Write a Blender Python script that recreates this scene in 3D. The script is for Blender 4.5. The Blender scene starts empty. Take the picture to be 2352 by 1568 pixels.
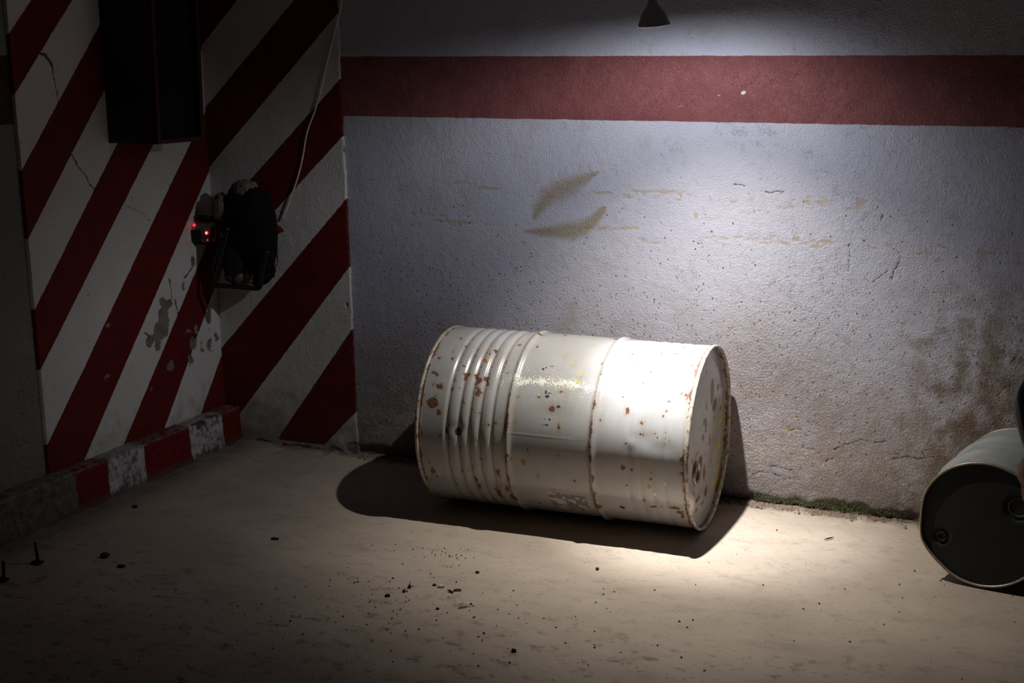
import bpy, bmesh, math, random
import numpy as np
from mathutils import Vector, Matrix

# ------------------------------------------------------------------ camera
W_PX, H_PX = 2352, 1568
F_PX = 3112.5
CAM = np.array([3.0329, -4.3196, 1.4435])
YAW, PITCH = math.radians(22.774), math.radians(11.607)
LEAN = 0.0263                      # the side wall leans back by this much per metre of height
sc = bpy.context.scene
COL = sc.collection
cam_d = bpy.data.cameras.new('camera')
cam = bpy.data.objects.new('camera', cam_d)
COL.objects.link(cam)
cam.location = CAM
cam.rotation_euler = (math.pi / 2 - PITCH, 0, YAW)
cam_d.sensor_width = 36.0
cam_d.lens = F_PX / W_PX * 36.0
cam_d.clip_start = 0.05
cam_d.dof.use_dof = True
cam_d.dof.focus_distance = 4.1
cam_d.dof.aperture_fstop = 5.0
sc.camera = cam

# ------------------------------------------------------------------ world and exposure
wd = bpy.data.worlds.new('world'); sc.world = wd; wd.use_nodes = True
bg = wd.node_tree.nodes['Background']
bg.inputs['Color'].default_value = (0.75, 0.8, 1.0, 1)
bg.inputs['Strength'].default_value = 0.0019
vs = sc.view_settings
vs.view_transform = 'Standard'; vs.look = 'None'; vs.gamma = 1.0; vs.use_curve_mapping = False
vs.exposure = 0.0

# the one lamp of the place: position, aim and strengths (the lamp object itself is built below)
LAMP = np.array([1.900, -0.600, 1.545])
LAMP_AXIS = Vector((0.050, 0.135, -1.0)).normalized()      # shade opening
BEAM_TO = np.array([2.05, -0.34, 0.0])                    # where the bulb's beam points
P_HOT, P_MID, P_SPILL = 165.0, 104.0, 17.5

# ------------------------------------------------------------------ measuring helpers (real planes of the room)
_cy, _sy, _cp, _sp = math.cos(YAW), math.sin(YAW), math.cos(PITCH), math.sin(PITCH)
_f = np.array([-_sy * _cp, _cy * _cp, -_sp]); _r = np.array([_cy, _sy, 0.0]); _u = np.cross(_r, _f)
def ray(px, py):
    return _f + (px - W_PX / 2) / F_PX * _r - (py - H_PX / 2) / F_PX * _u
def hit(px, py, axis, val):
    d = ray(px, py); return CAM + d * ((val - CAM[axis]) / d[axis])
def on_back(px, py):
    P = hit(px, py, 1, 0.0); return P[0], P[2]
def on_side(px, py):
    P = hit(px, py, 0, 0.0)
    for _ in range(4): P = hit(px, py, 0, -LEAN * P[2])
    return P[1], P[2]
def on_floor(px, py, z=0.0):
    P = hit(px, py, 2, z); return P[0], P[1]

# ------------------------------------------------------------------ numpy noise
def vnoise(x, y, seed):
    rs = np.random.RandomState(seed); T = rs.rand(256, 256)
    xi = np.floor(x).astype(int); yi = np.floor(y).astype(int)
    fx = x - xi; fy = y - yi
    fx = fx * fx * (3 - 2 * fx); fy = fy * fy * (3 - 2 * fy)
    g = lambda a, b: T[a % 256, b % 256]
    return (g(xi, yi) * (1 - fx) + g(xi + 1, yi) * fx) * (1 - fy) + (g(xi, yi + 1) * (1 - fx) + g(xi + 1, yi + 1) * fx) * fy
def fbm(x, y, scale, octv=4, seed=0):
    out = np.zeros_like(x, dtype=float); a = 0.5
    for o in range(octv):
        s = scale * 2 ** o
        out += a * (vnoise(x * s + 17.3 * o, y * s + 5.1 * o, seed + o) * 2 - 1); a *= 0.5
    return out
def seg_dist(x, y, pts, w0=0.0, w1=0.0):
    """distance to a polyline minus a width running from w0 to w1"""
    best = np.full(x.shape, 9.0); n = len(pts) - 1
    for i in range(n):
        (ax, ay), (bx, by) = pts[i], pts[i + 1]
        dx, dy = bx - ax, by - ay; L2 = dx * dx + dy * dy + 1e-12
        t = np.clip(((x - ax) * dx + (y - ay) * dy) / L2, 0, 1)
        d = np.hypot(x - ax - t * dx, y - ay - t * dy) - (w0 + (w1 - w0) * (i + t) / n)
        best = np.minimum(best, d)
    return best
def blob_sdf(x, y, blobs):
    """blobs: (cx, cy, rx, ry, angle) -> about-metric signed distance, negative inside"""
    best = np.full(x.shape, 0.2)
    for cx, cy, rx, ry, an in blobs:
        ca, sa = math.cos(an), math.sin(an)
        px = (x - cx) * ca + (y - cy) * sa; py = -(x - cx) * sa + (y - cy) * ca
        d = (np.sqrt((px / rx) ** 2 + (py / ry) ** 2) - 1) * min(rx, ry)
        best = np.minimum(best, d)
    return best
def sstep(a, b, v):
    t = np.clip((v - a) / (b - a), 0, 1); return t * t * (3 - 2 * t)
def axis_lines(lo, a, b, hi, fine, coarse):
    parts = []
    if a > lo: parts.append(np.linspace(lo, a, max(2, int((a - lo) / coarse) + 1))[:-1])
    parts.append(np.linspace(a, b, int(round((b - a) / fine)) + 1))
    if hi > b: parts.append(np.linspace(b, hi, max(2, int((hi - b) / coarse) + 1))[1:])
    return np.concatenate(parts)

# ------------------------------------------------------------------ mesh helpers
def obj(name, mesh, mat=None, parent=None):
    o = bpy.data.objects.new(name, mesh); COL.objects.link(o)
    if mat is not None and len(mesh.materials) == 0: mesh.materials.append(mat)
    if parent is not None: o.parent = parent
    return o
def tag(o, label=None, cat=None, group=None, kind=None):
    if label: o['label'] = label
    if cat: o['category'] = cat
    if group: o['group'] = group
    if kind: o['kind'] = kind
    return o
def empty(name, loc, label, cat, group=None, rot=(0, 0, 0)):
    o = bpy.data.objects.new(name, None); COL.objects.link(o)
    o.location = loc; o.rotation_euler = rot; o.empty_display_size = 0.05
    return tag(o, label, cat, group)
def smooth(me, on=True):
    me.polygons.foreach_set('use_smooth', np.full(len(me.polygons), on)); me.update()
def np_mesh(name, V, Q, attrs=None, sm=True):
    me = bpy.data.meshes.new(name)
    me.vertices.add(len(V)); me.vertices.foreach_set('co', np.ascontiguousarray(V, dtype=np.float32).ravel())
    n = Q.shape[1]
    me.loops.add(Q.size); me.loops.foreach_set('vertex_index', Q.astype(np.int32).ravel())
    me.polygons.add(len(Q)); me.polygons.foreach_set('loop_start', np.arange(0, Q.size, n, dtype=np.int32))
    me.update(calc_edges=True); me.validate()
    if attrs:
        for k, a in attrs.items():
            at = me.attributes.new(k, 'FLOAT', 'POINT'); at.data.foreach_set('value', a.astype(np.float32).ravel())
    smooth(me, sm)
    return me
def grid_quads(nu, nv, wrap_v=False, flip=False):
    idx = np.arange(nu * nv).reshape(nu, nv)
    if wrap_v: idx = np.concatenate([idx, idx[:, :1]], 1)
    q = np.stack([idx[:-1, :-1], idx[1:, :-1], idx[1:, 1:], idx[:-1, 1:]], -1).reshape(-1, 4)
    return q[:, ::-1] if flip else q
def bm_mesh(name, bm, sm=False):
    bmesh.ops.recalc_face_normals(bm, faces=bm.faces)
    me = bpy.data.meshes.new(name); bm.to_mesh(me); bm.free(); smooth(me, sm); return me
def box_bm(bm, c, s, bev=0.0, rot=None):
    r = bmesh.ops.create_cube(bm, size=1.0); vs_ = r['verts']
    bmesh.ops.scale(bm, vec=s, verts=vs_)
    if bev > 0:
        es = list({e for v in vs_ for e in v.link_edges})
        r2 = bmesh.ops.bevel(bm, geom=es, offset=bev, segments=2, affect='EDGES', profile=0.6)
        vs_ = list({v for f in r2['faces'] for v in f.verts} | {v for v in vs_ if v.is_valid})
    if rot is not None: bmesh.ops.rotate(bm, cent=(0, 0, 0), matrix=rot, verts=vs_)
    bmesh.ops.translate(bm, vec=c, verts=vs_)
def tube_bm(bm, pts, rad, seg=10, caps=True):
    pts = [Vector(p) for p in pts]; n = len(pts)
    rad = [rad] * n if isinstance(rad, (int, float)) else rad
    rings = []; up = None
    for i, p in enumerate(pts):
        t = ((pts[min(i + 1, n - 1)] - p).normalized() + (p - pts[max(i - 1, 0)]).normalized())
        t = t.normalized() if t.length > 1e-9 else Vector((0, 0, 1))
        if up is None: up = t.orthogonal().normalized()
        up = (up - t * up.dot(t)); up = up.normalized() if up.length > 1e-6 else t.orthogonal().normalized()
        b = t.cross(up)
        rings.append([bm.verts.new(p + (up * math.cos(a) + b * math.sin(a)) * rad[i]) for a in [2 * math.pi * k / seg for k in range(seg)]])
    for i in range(n - 1):
        for k in range(seg):
            bm.faces.new((rings[i][k], rings[i][(k + 1) % seg], rings[i + 1][(k + 1) % seg], rings[i + 1][k]))
    if caps:
        bm.faces.new(rings[0][::-1]); bm.faces.new(rings[-1])
def tube(name, pts, rad, mat, parent=None, seg=10):
    bm = bmesh.new(); tube_bm(bm, pts, rad, seg); return obj(name, bm_mesh(name, bm, True), mat, parent)
def catmull(pts, n=8):
    P = [Vector(p) for p in pts]; P = [P[0] * 2 - P[1]] + P + [P[-1] * 2 - P[-2]]; out = []
    for i in range(1, len(P) - 2):
        for k in range(n):
            t = k / n; a, b, c, d = P[i - 1], P[i], P[i + 1], P[i + 2]
            out.append(0.5 * ((2 * b) + (c - a) * t + (2 * a - 5 * b + 4 * c - d) * t * t + (3 * b - a - 3 * c + d) * t ** 3))
    out.append(P[-2]); return out
def lathe_mesh(name, prof, seg=48, sm=True):
    """prof: (radius, z) list, revolved about z"""
    prof = np.array(prof, float); t = np.linspace(0, 2 * np.pi, seg, endpoint=False)
    V = np.stack([prof[:, :1] * np.cos(t), prof[:, :1] * np.sin(t), np.repeat(prof[:, 1:], seg, 1)], -1).reshape(-1, 3)
    return np_mesh(name, V, grid_quads(len(prof), seg, True), None, sm)
def lump_mesh(name, size, seed, rough=0.25, sub=3, freq=2.0):
    bm = bmesh.new(); bmesh.ops.create_icosphere(bm, subdivisions=sub, radius=1.0)
    from mathutils import noise as mn
    off = Vector((seed * 3.7, seed * 1.3, -seed * 2.1))
    for v in bm.verts:
        d = 1 + rough * mn.fractal(v.co * freq + off, 1.0, 2.0, 4)
        v.co = Vector((v.co.x * d * size[0], v.co.y * d * size[1], v.co.z * d * size[2]))
    return bm_mesh(name, bm, True)

# ------------------------------------------------------------------ material helper
class M:
    def __init__(s, name):
        s.m = bpy.data.materials.new(name); s.m.use_nodes = True
        s.t = s.m.node_tree; s.b = s.t.nodes['Principled BSDF']; s.tc = s.t.nodes.new('ShaderNodeTexCoord'); s.P = s.tc.outputs['Object']
    def n(s, ty, **kw):
        nd = s.t.nodes.new(ty)
        for k, v in kw.items(): setattr(nd, k, v)
        return nd
    def put(s, sock, v):
        if isinstance(v, bpy.types.NodeSocket): s.t.links.new(v, sock)
        elif v is not None:
            if isinstance(v, (tuple, list)) and len(v) == 3 and sock.type == 'RGBA': v = (*v, 1)
            sock.default_value = v
    def math(s, op, a, b=None, clamp=False):
        nd = s.n('ShaderNodeMath', operation=op, use_clamp=clamp); s.put(nd.inputs[0], a); s.put(nd.inputs[1], b); return nd.outputs[0]
    def mul(s, a, b): return s.math('MULTIPLY', a, b)
    def add(s, a, b): return s.math('ADD', a, b)
    def sub(s, a, b): return s.math('SUBTRACT', a, b)
    def mx(s, a, b): return s.math('MAXIMUM', a, b)
    def mn(s, a, b): return s.math('MINIMUM', a, b)
    def mix(s, f, a, b):
        nd = s.n('ShaderNodeMix', data_type='RGBA'); s.put(nd.inputs[0], f); s.put(nd.inputs[6], a); s.put(nd.inputs[7], b); return nd.outputs[2]
    def step(s, v, a, b, lo=0.0, hi=1.0):
        nd = s.n('ShaderNodeMapRange', interpolation_type='SMOOTHSTEP'); s.put(nd.inputs[0], v)
        nd.inputs[1].default_value = a; nd.inputs[2].default_value = b; nd.inputs[3].default_value = lo; nd.inputs[4].default_value = hi; return nd.outputs[0]
    def mapv(s, scale=(1, 1, 1), rot=(0, 0, 0), loc=(0, 0, 0)):
        nd = s.n('ShaderNodeMapping'); s.t.links.new(s.P, nd.inputs[0]); nd.inputs['Scale'].default_value = scale; nd.inputs['Rotation'].default_value = rot; nd.inputs['Location'].default_value = loc; return nd.outputs[0]
    def noise(s, scale, detail=4.0, rough=0.55, vec=None, dist=0.0):
        nd = s.n('ShaderNodeTexNoise'); s.t.links.new(vec if vec is not None else s.P, nd.inputs['Vector'])
        nd.inputs['Scale'].default_value = scale; nd.inputs['Detail'].default_value = detail; nd.inputs['Roughness'].default_value = rough; nd.inputs['Distortion'].default_value = dist
        return nd.outputs[0]
    def voro(s, scale, vec=None, out='Distance', feat='F1', rnd=1.0):
        nd = s.n('ShaderNodeTexVoronoi', feature=feat); s.t.links.new(vec if vec is not None else s.P, nd.inputs['Vector']); nd.inputs['Scale'].default_value = scale
        nd.inputs['Randomness'].default_value = rnd
        return nd.outputs[out]
    def attr(s, name):
        return s.n('ShaderNodeAttribute', attribute_name=name).outputs['Fac']
    def xyz(s):
        nd = s.n('ShaderNodeSeparateXYZ'); s.t.links.new(s.P, nd.inputs[0]); return nd.outputs
    def bump(s, h, strength=0.5, dist=0.002, normal=None):
        nd = s.n('ShaderNodeBump'); s.put(nd.inputs['Height'], h); nd.inputs['Strength'].default_value = strength; s.put(nd.inputs['Distance'], dist)
        if normal is not None: s.t.links.new(normal, nd.inputs['Normal'])
        return nd.outputs[0]
    def done(s, color=None, rough=0.6, spec=0.3, metal=0.0, normal=None, coat=0.0, **kw):
        s.put(s.b.inputs['Base Color'], color); s.put(s.b.inputs['Roughness'], rough); s.put(s.b.inputs['Specular IOR Level'], spec); s.put(s.b.inputs['Metallic'], metal)
        s.b.inputs['Coat Weight'].default_value = coat
        if normal is not None: s.t.links.new(normal, s.b.inputs['Normal'])
        for k, v in kw.items(): s.put(s.b.inputs[k.replace('_', ' ')], v)
        return s.m
def simple(name, col, rough=0.6, spec=0.4, metal=0.0, var=0.15, scale=60.0, bump=0.0, coat=0.0):
    m = M(name); nz = m.noise(scale, 4)
    c2 = tuple(min(1, c * (1 + var)) for c in col); c1 = tuple(c * (1 - var) for c in col)
    nrm = m.bump(nz, bump, 0.002) if bump > 0 else None
    return m.done(m.mix(nz, c1, c2), rough, spec, metal, nrm, coat)

# paints shared by the setting
RED = (0.120, 0.007, 0.007)
def plaster_relief(m, z):
    """fine trowel marks, pits and grain as one height value"""
    g1 = m.noise(38, 5, 0.6); g2 = m.noise(190, 3, 0.6)
    wv = m.mapv((1, 1, 1), (0, 0.5, 0)); st = m.noise(75, 2, 0.5, wv, 1.2)
    scr = m.step(m.math('ABSOLUTE', m.sub(st, 0.5)), 0.0, 0.028, -1.0, 0.0)
    gate = m.mul(m.step(m.noise(7, 3), 0.47, 0.62), m.step(m.noise(33, 2), 0.5, 0.6))
    pits = m.step(m.voro(120), 0.06, 0.2, -1.0, 0.0)
    return m.add(m.add(m.mul(g1, 0.9), m.mul(g2, 0.85)), m.add(m.mul(m.mul(scr, gate), 0.40), m.mul(pits, 0.22)))

def wall_material(name='bluish_white_wall_paint', pa=(0.50, 0.51, 0.63), pb=(0.57, 0.57, 0.67), rk=1.0):
    m = M(name); x, y, z = m.xyz()
    big = m.noise(2.2, 6, 0.6); mid = m.noise(14, 5, 0.6); fine = m.noise(110, 3, 0.6)
    paint = m.mix(m.step(big, 0.3, 0.7), pa, pb)
    # brown dirt, heavier low down on the wall (splash zone) and in blotches
    low = m.add(m.sub(0.62, z), m.mul(m.sub(big, 0.5), 0.75))
    dirt = m.mul(m.step(low, -0.22, 0.5), m.step(mid, 0.22, 0.62, 0.45, 1.0))
    c = m.mix(m.mul(dirt, 0.88), paint, (0.37, 0.30, 0.25))
    right = m.step(m.add(x, m.mul(m.sub(mid, 0.5), 0.5)), 2.45, 2.85)
    c = m.mix(m.mul(m.mul(right, m.step(m.add(z, m.mul(m.sub(big, .5), .5)), 0.95, 0.5)), m.step(mid, 0.3, 0.65)), c, (0.20, 0.15, 0.115))
    grime = m.step(m.noise(4.5, 8, 0.7, m.mapv((1, 1, 0.6))), 0.53, 0.72)
    c = m.mix(m.mul(grime, 0.35), c, (0.30, 0.26, 0.23))
    # ochre flakes where the paint rubbed off, dark specks
    sc_ = m.sub(m.attr('scuff'), m.mul(m.sub(m.noise(160, 3), 0.5), 0.012))
    c = m.mix(m.mul(m.step(sc_, 0.002, -0.001), 0.75), c, (0.47, 0.385, 0.285))
    sp = m.mul(m.step(m.voro(68, m.mapv((1, 1, 0.7))), 0.24, 0.15), m.step(m.noise(40, 2), 0.44, 0.52)); sp = m.mul(sp, m.step(m.add(z, m.mul(m.sub(big, .5), .6)), 1.0, 0.6))
    c = m.mix(m.mul(sp, 0.75), c, (0.16, 0.10, 0.065))
    sp2 = m.mul(m.step(m.voro(34), 0.13, 0.07), m.step(z, 1.25, 0.9)); c = m.mix(m.mul(sp2, m.step(fine, 0.42, 0.5)), c, (0.12, 0.07, 0.05))
    # sprayed olive smears
    sm_ = m.mul(m.attr('smear'), m.step(fine, 0.2, 0.7, 0.65, 1.0)); c = m.mix(m.mul(sm_, 0.85), c, (0.31, 0.245, 0.135))
    # red band
    wob = m.mul(m.sub(m.noise(11, 5, 0.7), 0.5), 0.009)
    zz = m.add(z, wob)
    band = m.mul(m.step(zz, 1.256, 1.2585), m.step(zz, 1.4675, 1.465))
    redc = m.mix(m.step(mid, 0.3, 0.7), tuple(v * rk for v in (0.195, 0.058, 0.062)), tuple(v * rk for v in (0.265, 0.085, 0.088)))
    redc = m.mix(m.mul(m.step(m.noise(60, 4, 0.7), 0.52, 0.68), 0.45), redc, tuple(v * rk for v in (0.16, 0.060, 0.045)))
    redc = m.mix(m.mul(m.step(m.noise(210, 3), 0.55, 0.72), 0.55), redc, tuple(v * rk for v in (0.40, 0.22, 0.22)))
    redc = m.mix(m.step(m.attr('fleck'), 0.001, -0.001), redc, (0.70, 0.68, 0.66))
    c = m.mix(band, c, redc)
    # cracks, moss stain at the foot of the wall
    cr = m.step(m.sub(m.attr('crack'), m.mul(m.sub(fine, 0.5), 0.004)), 0.0022, 0.0003)
    c = m.mix(m.mul(cr, 0.85), c, (0.055, 0.04, 0.032))
    ms = m.mul(m.step(m.add(z, m.mul(m.sub(mid, 0.5), 0.12)), 0.070, 0.01), m.mul(m.step(x, 2.0, 2.15), m.step(x, 2.75, 2.5)))
    c = m.mix(m.mul(m.mul(ms, m.step(m.noise(30, 5, 0.7), 0.36, 0.58)), 0.8), c, (0.105, 0.110, 0.050))
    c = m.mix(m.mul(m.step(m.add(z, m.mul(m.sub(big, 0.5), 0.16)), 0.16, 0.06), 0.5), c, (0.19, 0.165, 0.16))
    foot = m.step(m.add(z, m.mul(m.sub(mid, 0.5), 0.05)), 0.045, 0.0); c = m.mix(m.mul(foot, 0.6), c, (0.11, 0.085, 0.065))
    h = plaster_relief(m, z)
    h = m.sub(h, m.mul(m.step(low, -0.1, 0.5), m.mul(m.step(m.noise(120, 4, 0.65), 0.42, 0.60), 0.55)))
    nrm = m.bump(h, 0.9, m.step(low, -0.35, 0.25, 0.0045, 0.0062))
    return m.done(c, m.mix(m.step(fine, .3, .7), (0.5,) * 3, (0.68,) * 3), 0.3, 0.0, nrm)

def hazard_material(side):
    m = M('hazard_striped_plaster_' + side); x, y, z = m.xyz()
    big = m.noise(3.0, 5, 0.6); mid = m.noise(18, 5, 0.6); fine = m.noise(120, 3, 0.6)
    white = m.mix(m.step(big, 0.3, 0.7), (0.70, 0.675, 0.66), (0.78, 0.755, 0.745))
    white = m.mix(m.mul(m.step(m.noise(6, 7, 0.7), 0.54, 0.72), 0.4), white, (0.42, 0.39, 0.37))
    dirt = m.step(m.add(m.sub(0.26, z), m.mul(m.sub(mid, 0.5), 0.5)), -0.02, 0.28)
    white = m.mix(m.mul(dirt, 0.75), white, (0.20, 0.175, 0.15))
    sp = m.mul(m.step(m.voro(38), 0.13, 0.06), m.step(mid, 0.5, 0.62)); white = m.mix(sp, white, (0.10, 0.08, 0.07))
    red = m.mix(m.step(mid, 0.3, 0.7), RED, tuple(c * 1.35 for c in RED))
    red = m.mix(m.mul(dirt, 0.5), red, (0.10, 0.03, 0.025))
    st = m.add(m.attr('stripe'), m.mul(m.sub(m.noise(60, 4), 0.5), 0.006))
    c = m.mix(m.step(st, -0.001, 0.001), white, red)
    ch = m.add(m.attr('chip'), m.mul(m.sub(m.noise(85, 4), 0.5), 0.016))
    conc = m.mix(m.step(mid, 0.35, 0.65), (0.17, 0.155, 0.135), (0.27, 0.25, 0.225))
    c = m.mix(m.step(ch, 0.0015, -0.0015), c, conc)
    cr = m.step(m.sub(m.attr('crack'), m.mul(m.sub(fine, 0.5), 0.004)), 0.002, 0.0002)
    c = m.mix(m.mul(cr, 0.9), c, (0.03, 0.024, 0.022))
    h = m.sub(plaster_relief(m, z), m.mul(m.step(ch, 0.002, -0.002), 0.8))
    return m.done(c, 0.62, 0.25, 0.0, m.bump(h, 0.5 if side == 'side' else 0.8, 0.006))

def floor_material():
    m = M('dusty_concrete_floor'); x, y, z = m.xyz()
    flow = m.mapv((1.0, 1.35, 1.0), (0, 0, -0.35))
    big = m.noise(1.6, 6, 0.6, flow); mid = m.noise(7, 7, 0.68, flow); fine = m.noise(55, 5, 0.65, flow); tiny = m.noise(240, 3, 0.6)
    c = m.mix(m.step(big, 0.3, 0.7), (0.37, 0.305, 0.250), (0.47, 0.395, 0.325))
    c = m.mix(m.mul(m.step(mid, 0.52, 0.74), 0.45), c, (0.22, 0.175, 0.14))
    front = m.step(m.add(m.mul(y, -1.0), m.mul(m.sub(big, 0.5), 0.8)), 0.85, 1.5)
    smu = m.mul(m.step(m.noise(16, 7, 0.72, flow), 0.53, 0.66), m.step(front, 0, 1, 0.3, 1.0))
    c = m.mix(m.mul(smu, 0.75), c, (0.115, 0.09, 0.072))
    c = m.mix(m.mul(m.step(fine, 0.55, 0.75), 0.35), c, (0.19, 0.15, 0.12))
    sp = m.mul(m.step(m.voro(60), 0.16, 0.08), m.step(m.noise(9, 3), 0.5, 0.6)); c = m.mix(m.mul(sp, 0.75), c, (0.07, 0.055, 0.045))
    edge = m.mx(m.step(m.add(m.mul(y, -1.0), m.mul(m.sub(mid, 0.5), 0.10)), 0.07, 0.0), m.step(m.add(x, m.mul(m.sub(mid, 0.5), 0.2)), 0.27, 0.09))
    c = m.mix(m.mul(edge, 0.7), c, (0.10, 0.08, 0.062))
    h = m.add(m.mul(fine, 0.8), m.add(m.mul(tiny, 0.45), m.mul(m.step(m.voro(60), 0.05, 0.2), 0.25)))
    return m.done(c, m.mix(m.step(mid, 0.3, 0.7), (0.55,) * 3, (0.75,) * 3), 0.25, 0.0, m.bump(h, 0.4, 0.003))

# ================================================================== SETTING
XR = 0.5939; YL = -0.9972
def build_back_wall():
    X = axis_lines(-0.08, 0.56, 2.96, 4.30, 0.0042, 0.06); Z = axis_lines(-0.02, -0.02, 1.72, 2.62, 0.0042, 0.06)
    x, z = np.meshgrid(X, Z, indexing='ij')
    cracks = np.full(x.shape, 9.0)
    for pl in ([(1728, 1090), (1745, 1081), (1775, 1087), (1798, 1099), (1842, 1099)], [(1772, 1068), (1790, 1073), (1819, 1079)],
               [(1916, 1031), (1942, 1020), (1978, 1009), (2013, 1015), (2039, 1012)], [(2045, 1055), (2078, 1048), (2113, 1052), (2145, 1049)],
               [(1811, 988), (1825, 984), (1845, 987)], [(1851, 1030), (1866, 1031), (1884, 1034)], [(1896, 1058), (1910, 1054), (1914, 1048)],
               [(2310, 790), (2307, 806), (2300, 815)], [(2336, 815), (2328, 828), (2322, 834), (2326, 850)], [(2318, 885), (2309, 890), (2300, 900), (2290, 910)],
               [(1684, 424), (1702, 423), (1712, 428)], [(1746, 436), (1770, 441), (1785, 439), (1806, 440)], [(2027, 494), (2022, 510), (2015, 524)],
               [(1950, 560), (1951, 590), (1949, 622)], [(2004, 647), (2022, 634), (2042, 620)], [(2048, 640), (2060, 610), (2072, 590)]):
        P = [on_back(*a) for a in pl]; cracks = np.minimum(cracks, seg_dist(x + fbm(x, z, 90, 2, 3) * .006, z + fbm(x, z, 90, 2, 8) * .006, P, 0.0008, 0.0004))
    def B(l):
        out = []
        for px, py, rx, ry in l:
            a = on_back(px, py); out.append((a[0], a[1], rx / 680, ry / 900, 0.0))
        return out
    scl = [(1059, 420, 17, 4), (1120, 432, 20, 2.5), (1052, 512, 48, 4), (998, 493, 22, 2), (1392, 444, 20, 3), (1518, 442, 42, 5), (1500, 447, 18, 3), (1365, 525, 34, 6), (1440, 524, 16, 4),
           (1976, 465, 13, 11), (2020, 461, 8, 6), (1666, 548, 14, 2.6), (1804, 559, 13, 3.5), (1829, 547, 8, 6), (1873, 566, 14, 4), (1853, 465, 8, 5), (1762, 557, 12, 2.5), (2314, 581, 44, 3), (1636, 534, 5, 5),
           (1745, 550, 8, 2), (1770, 543, 5, 2), (1900, 557, 14, 3), (1870, 452, 10, 2), (1895, 464, 12, 3), (1825, 473, 16, 2), (1697, 543, 5, 3), (1598, 496, 2, 7), (1733, 482, 3, 6),
           (1815, 985, 12, 8), (1833, 958, 6, 10), (1875, 1040, 11, 7), (1906, 1056, 8, 3), (2302, 905, 5, 14), (2080, 985, 3, 12), (1205, 560, 3, 2), (1316, 556, 3, 3)]
    scuff = blob_sdf(x, z, B(scl)) + fbm(x, z * 2.6, 55, 3, 21) * 0.012
    zc = on_back(1700, 552)[1]; zc2 = on_back(1700, 470)[1]
    for i in range(70):                                   # smaller flakes scattered along the same two rubbing heights
        rs = np.random.RandomState(900 + i); cx = rs.uniform(0.75, 2.8); cz = (zc if i % 2 else zc2) + rs.normal(0, 0.012) + (cx - 1.9) * -0.01
        i0, i1 = np.searchsorted(X, [cx - .05, cx + .05]); j0, j1 = np.searchsorted(Z, [cz - .03, cz + .03])
        s = np.s_[i0:i1, j0:j1]; scuff[s] = np.minimum(scuff[s], blob_sdf(x[s], z[s], [(cx, cz, rs.uniform(.003, .016), rs.uniform(.001, .003), 0)]) + fbm(x[s], z[s], 120, 2, i) * 0.004)
    def smear(pl, w0, wm, w1, soft):
        P = np.array([on_back(*a) for a in pl]); n = len(P) - 1; best = np.zeros(x.shape)
        for i in range(n):
            a, b = P[i], P[i + 1]; d = b - a; t = np.clip(((x - a[0]) * d[0] + (z - a[1]) * d[1]) / (d @ d), 0, 1); s = (i + t) / n
            w = np.where(s < .5, w0 + (wm - w0) * s * 2, wm + (w1 - wm) * (s - .5) * 2)
            dd = np.hypot(x - a[0] - t * d[0], z - a[1] - t * d[1]); best = np.maximum(best, 1 - sstep(w * (1 - soft), w * (1 + soft), dd))
        return best
    sm = np.maximum(smear([(1228, 498), (1240, 475), (1262, 450), (1310, 425), (1345, 410), (1374, 395)], .010, .034, .004, .85) * .95, smear([(1206, 531), (1240, 533), (1290, 532), (1335, 526), (1362, 508), (1384, 482)], .004, .029, .012, .65))
    sm = np.maximum(sm, 0.35 * smear([(1320, 690), (1312, 720), (1300, 750)], .01, .03, .03, .9))
    fleck = blob_sdf(x, z, [(*on_back(px, py), rx / 720, ry / 720, .4) for px, py, rx, ry in [(1707, 213, 6, 4), (1651, 219, 5, 1), (1562, 244, 5, 0.8)]])
    # relief: uneven trowelled plaster, spalled lower wall, cracks cut in, undercut foot
    dep = fbm(x, z, 1.3, 3, 40) * 0.006 + fbm(x, z, 9, 3, 50) * 0.0018
    low = sstep(0.75, 0.1, z + fbm(x, z, 2.5, 3, 60) * 0.4)
    dep += low * fbm(x, z, 34, 4, 70) * 0.0026
    dep -= 0.0022 * sstep(0.003, -0.001, cracks) + 0.0012 * sstep(0.003, -0.002, scuff)
    dep -= sstep(0.05, 0.0, z + fbm(x, z, 14, 3, 80) * 0.03) * 0.012 * (0.4 + low)
    V = np.stack([x, -dep, z], -1).reshape(-1, 3)
    me = np_mesh('wall_back', V, grid_quads(len(X), len(Z)), dict(crack=cracks, scuff=scuff, smear=sm, fleck=fleck))
    o = obj('wall_back', me, wall_material()); tag(o, kind='structure'); o['label'] = 'rough bluish white plaster wall with a faded red band'
build_back_wall()

def line_field(t, z, bands):
    best = np.full(t.shape, -9.0)
    for (a, b), lo in bands:
        def ln(p, q):
            mm = (p[1] - q[1]) / (p[0] - q[0]); return (p[1] + mm * (t - p[0]) - z) / math.sqrt(1 + mm * mm)
        d = ln(a, b)
        if lo is not None: d = np.minimum(d, -ln(*lo))
        best = np.maximum(best, d)
    return best

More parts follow.
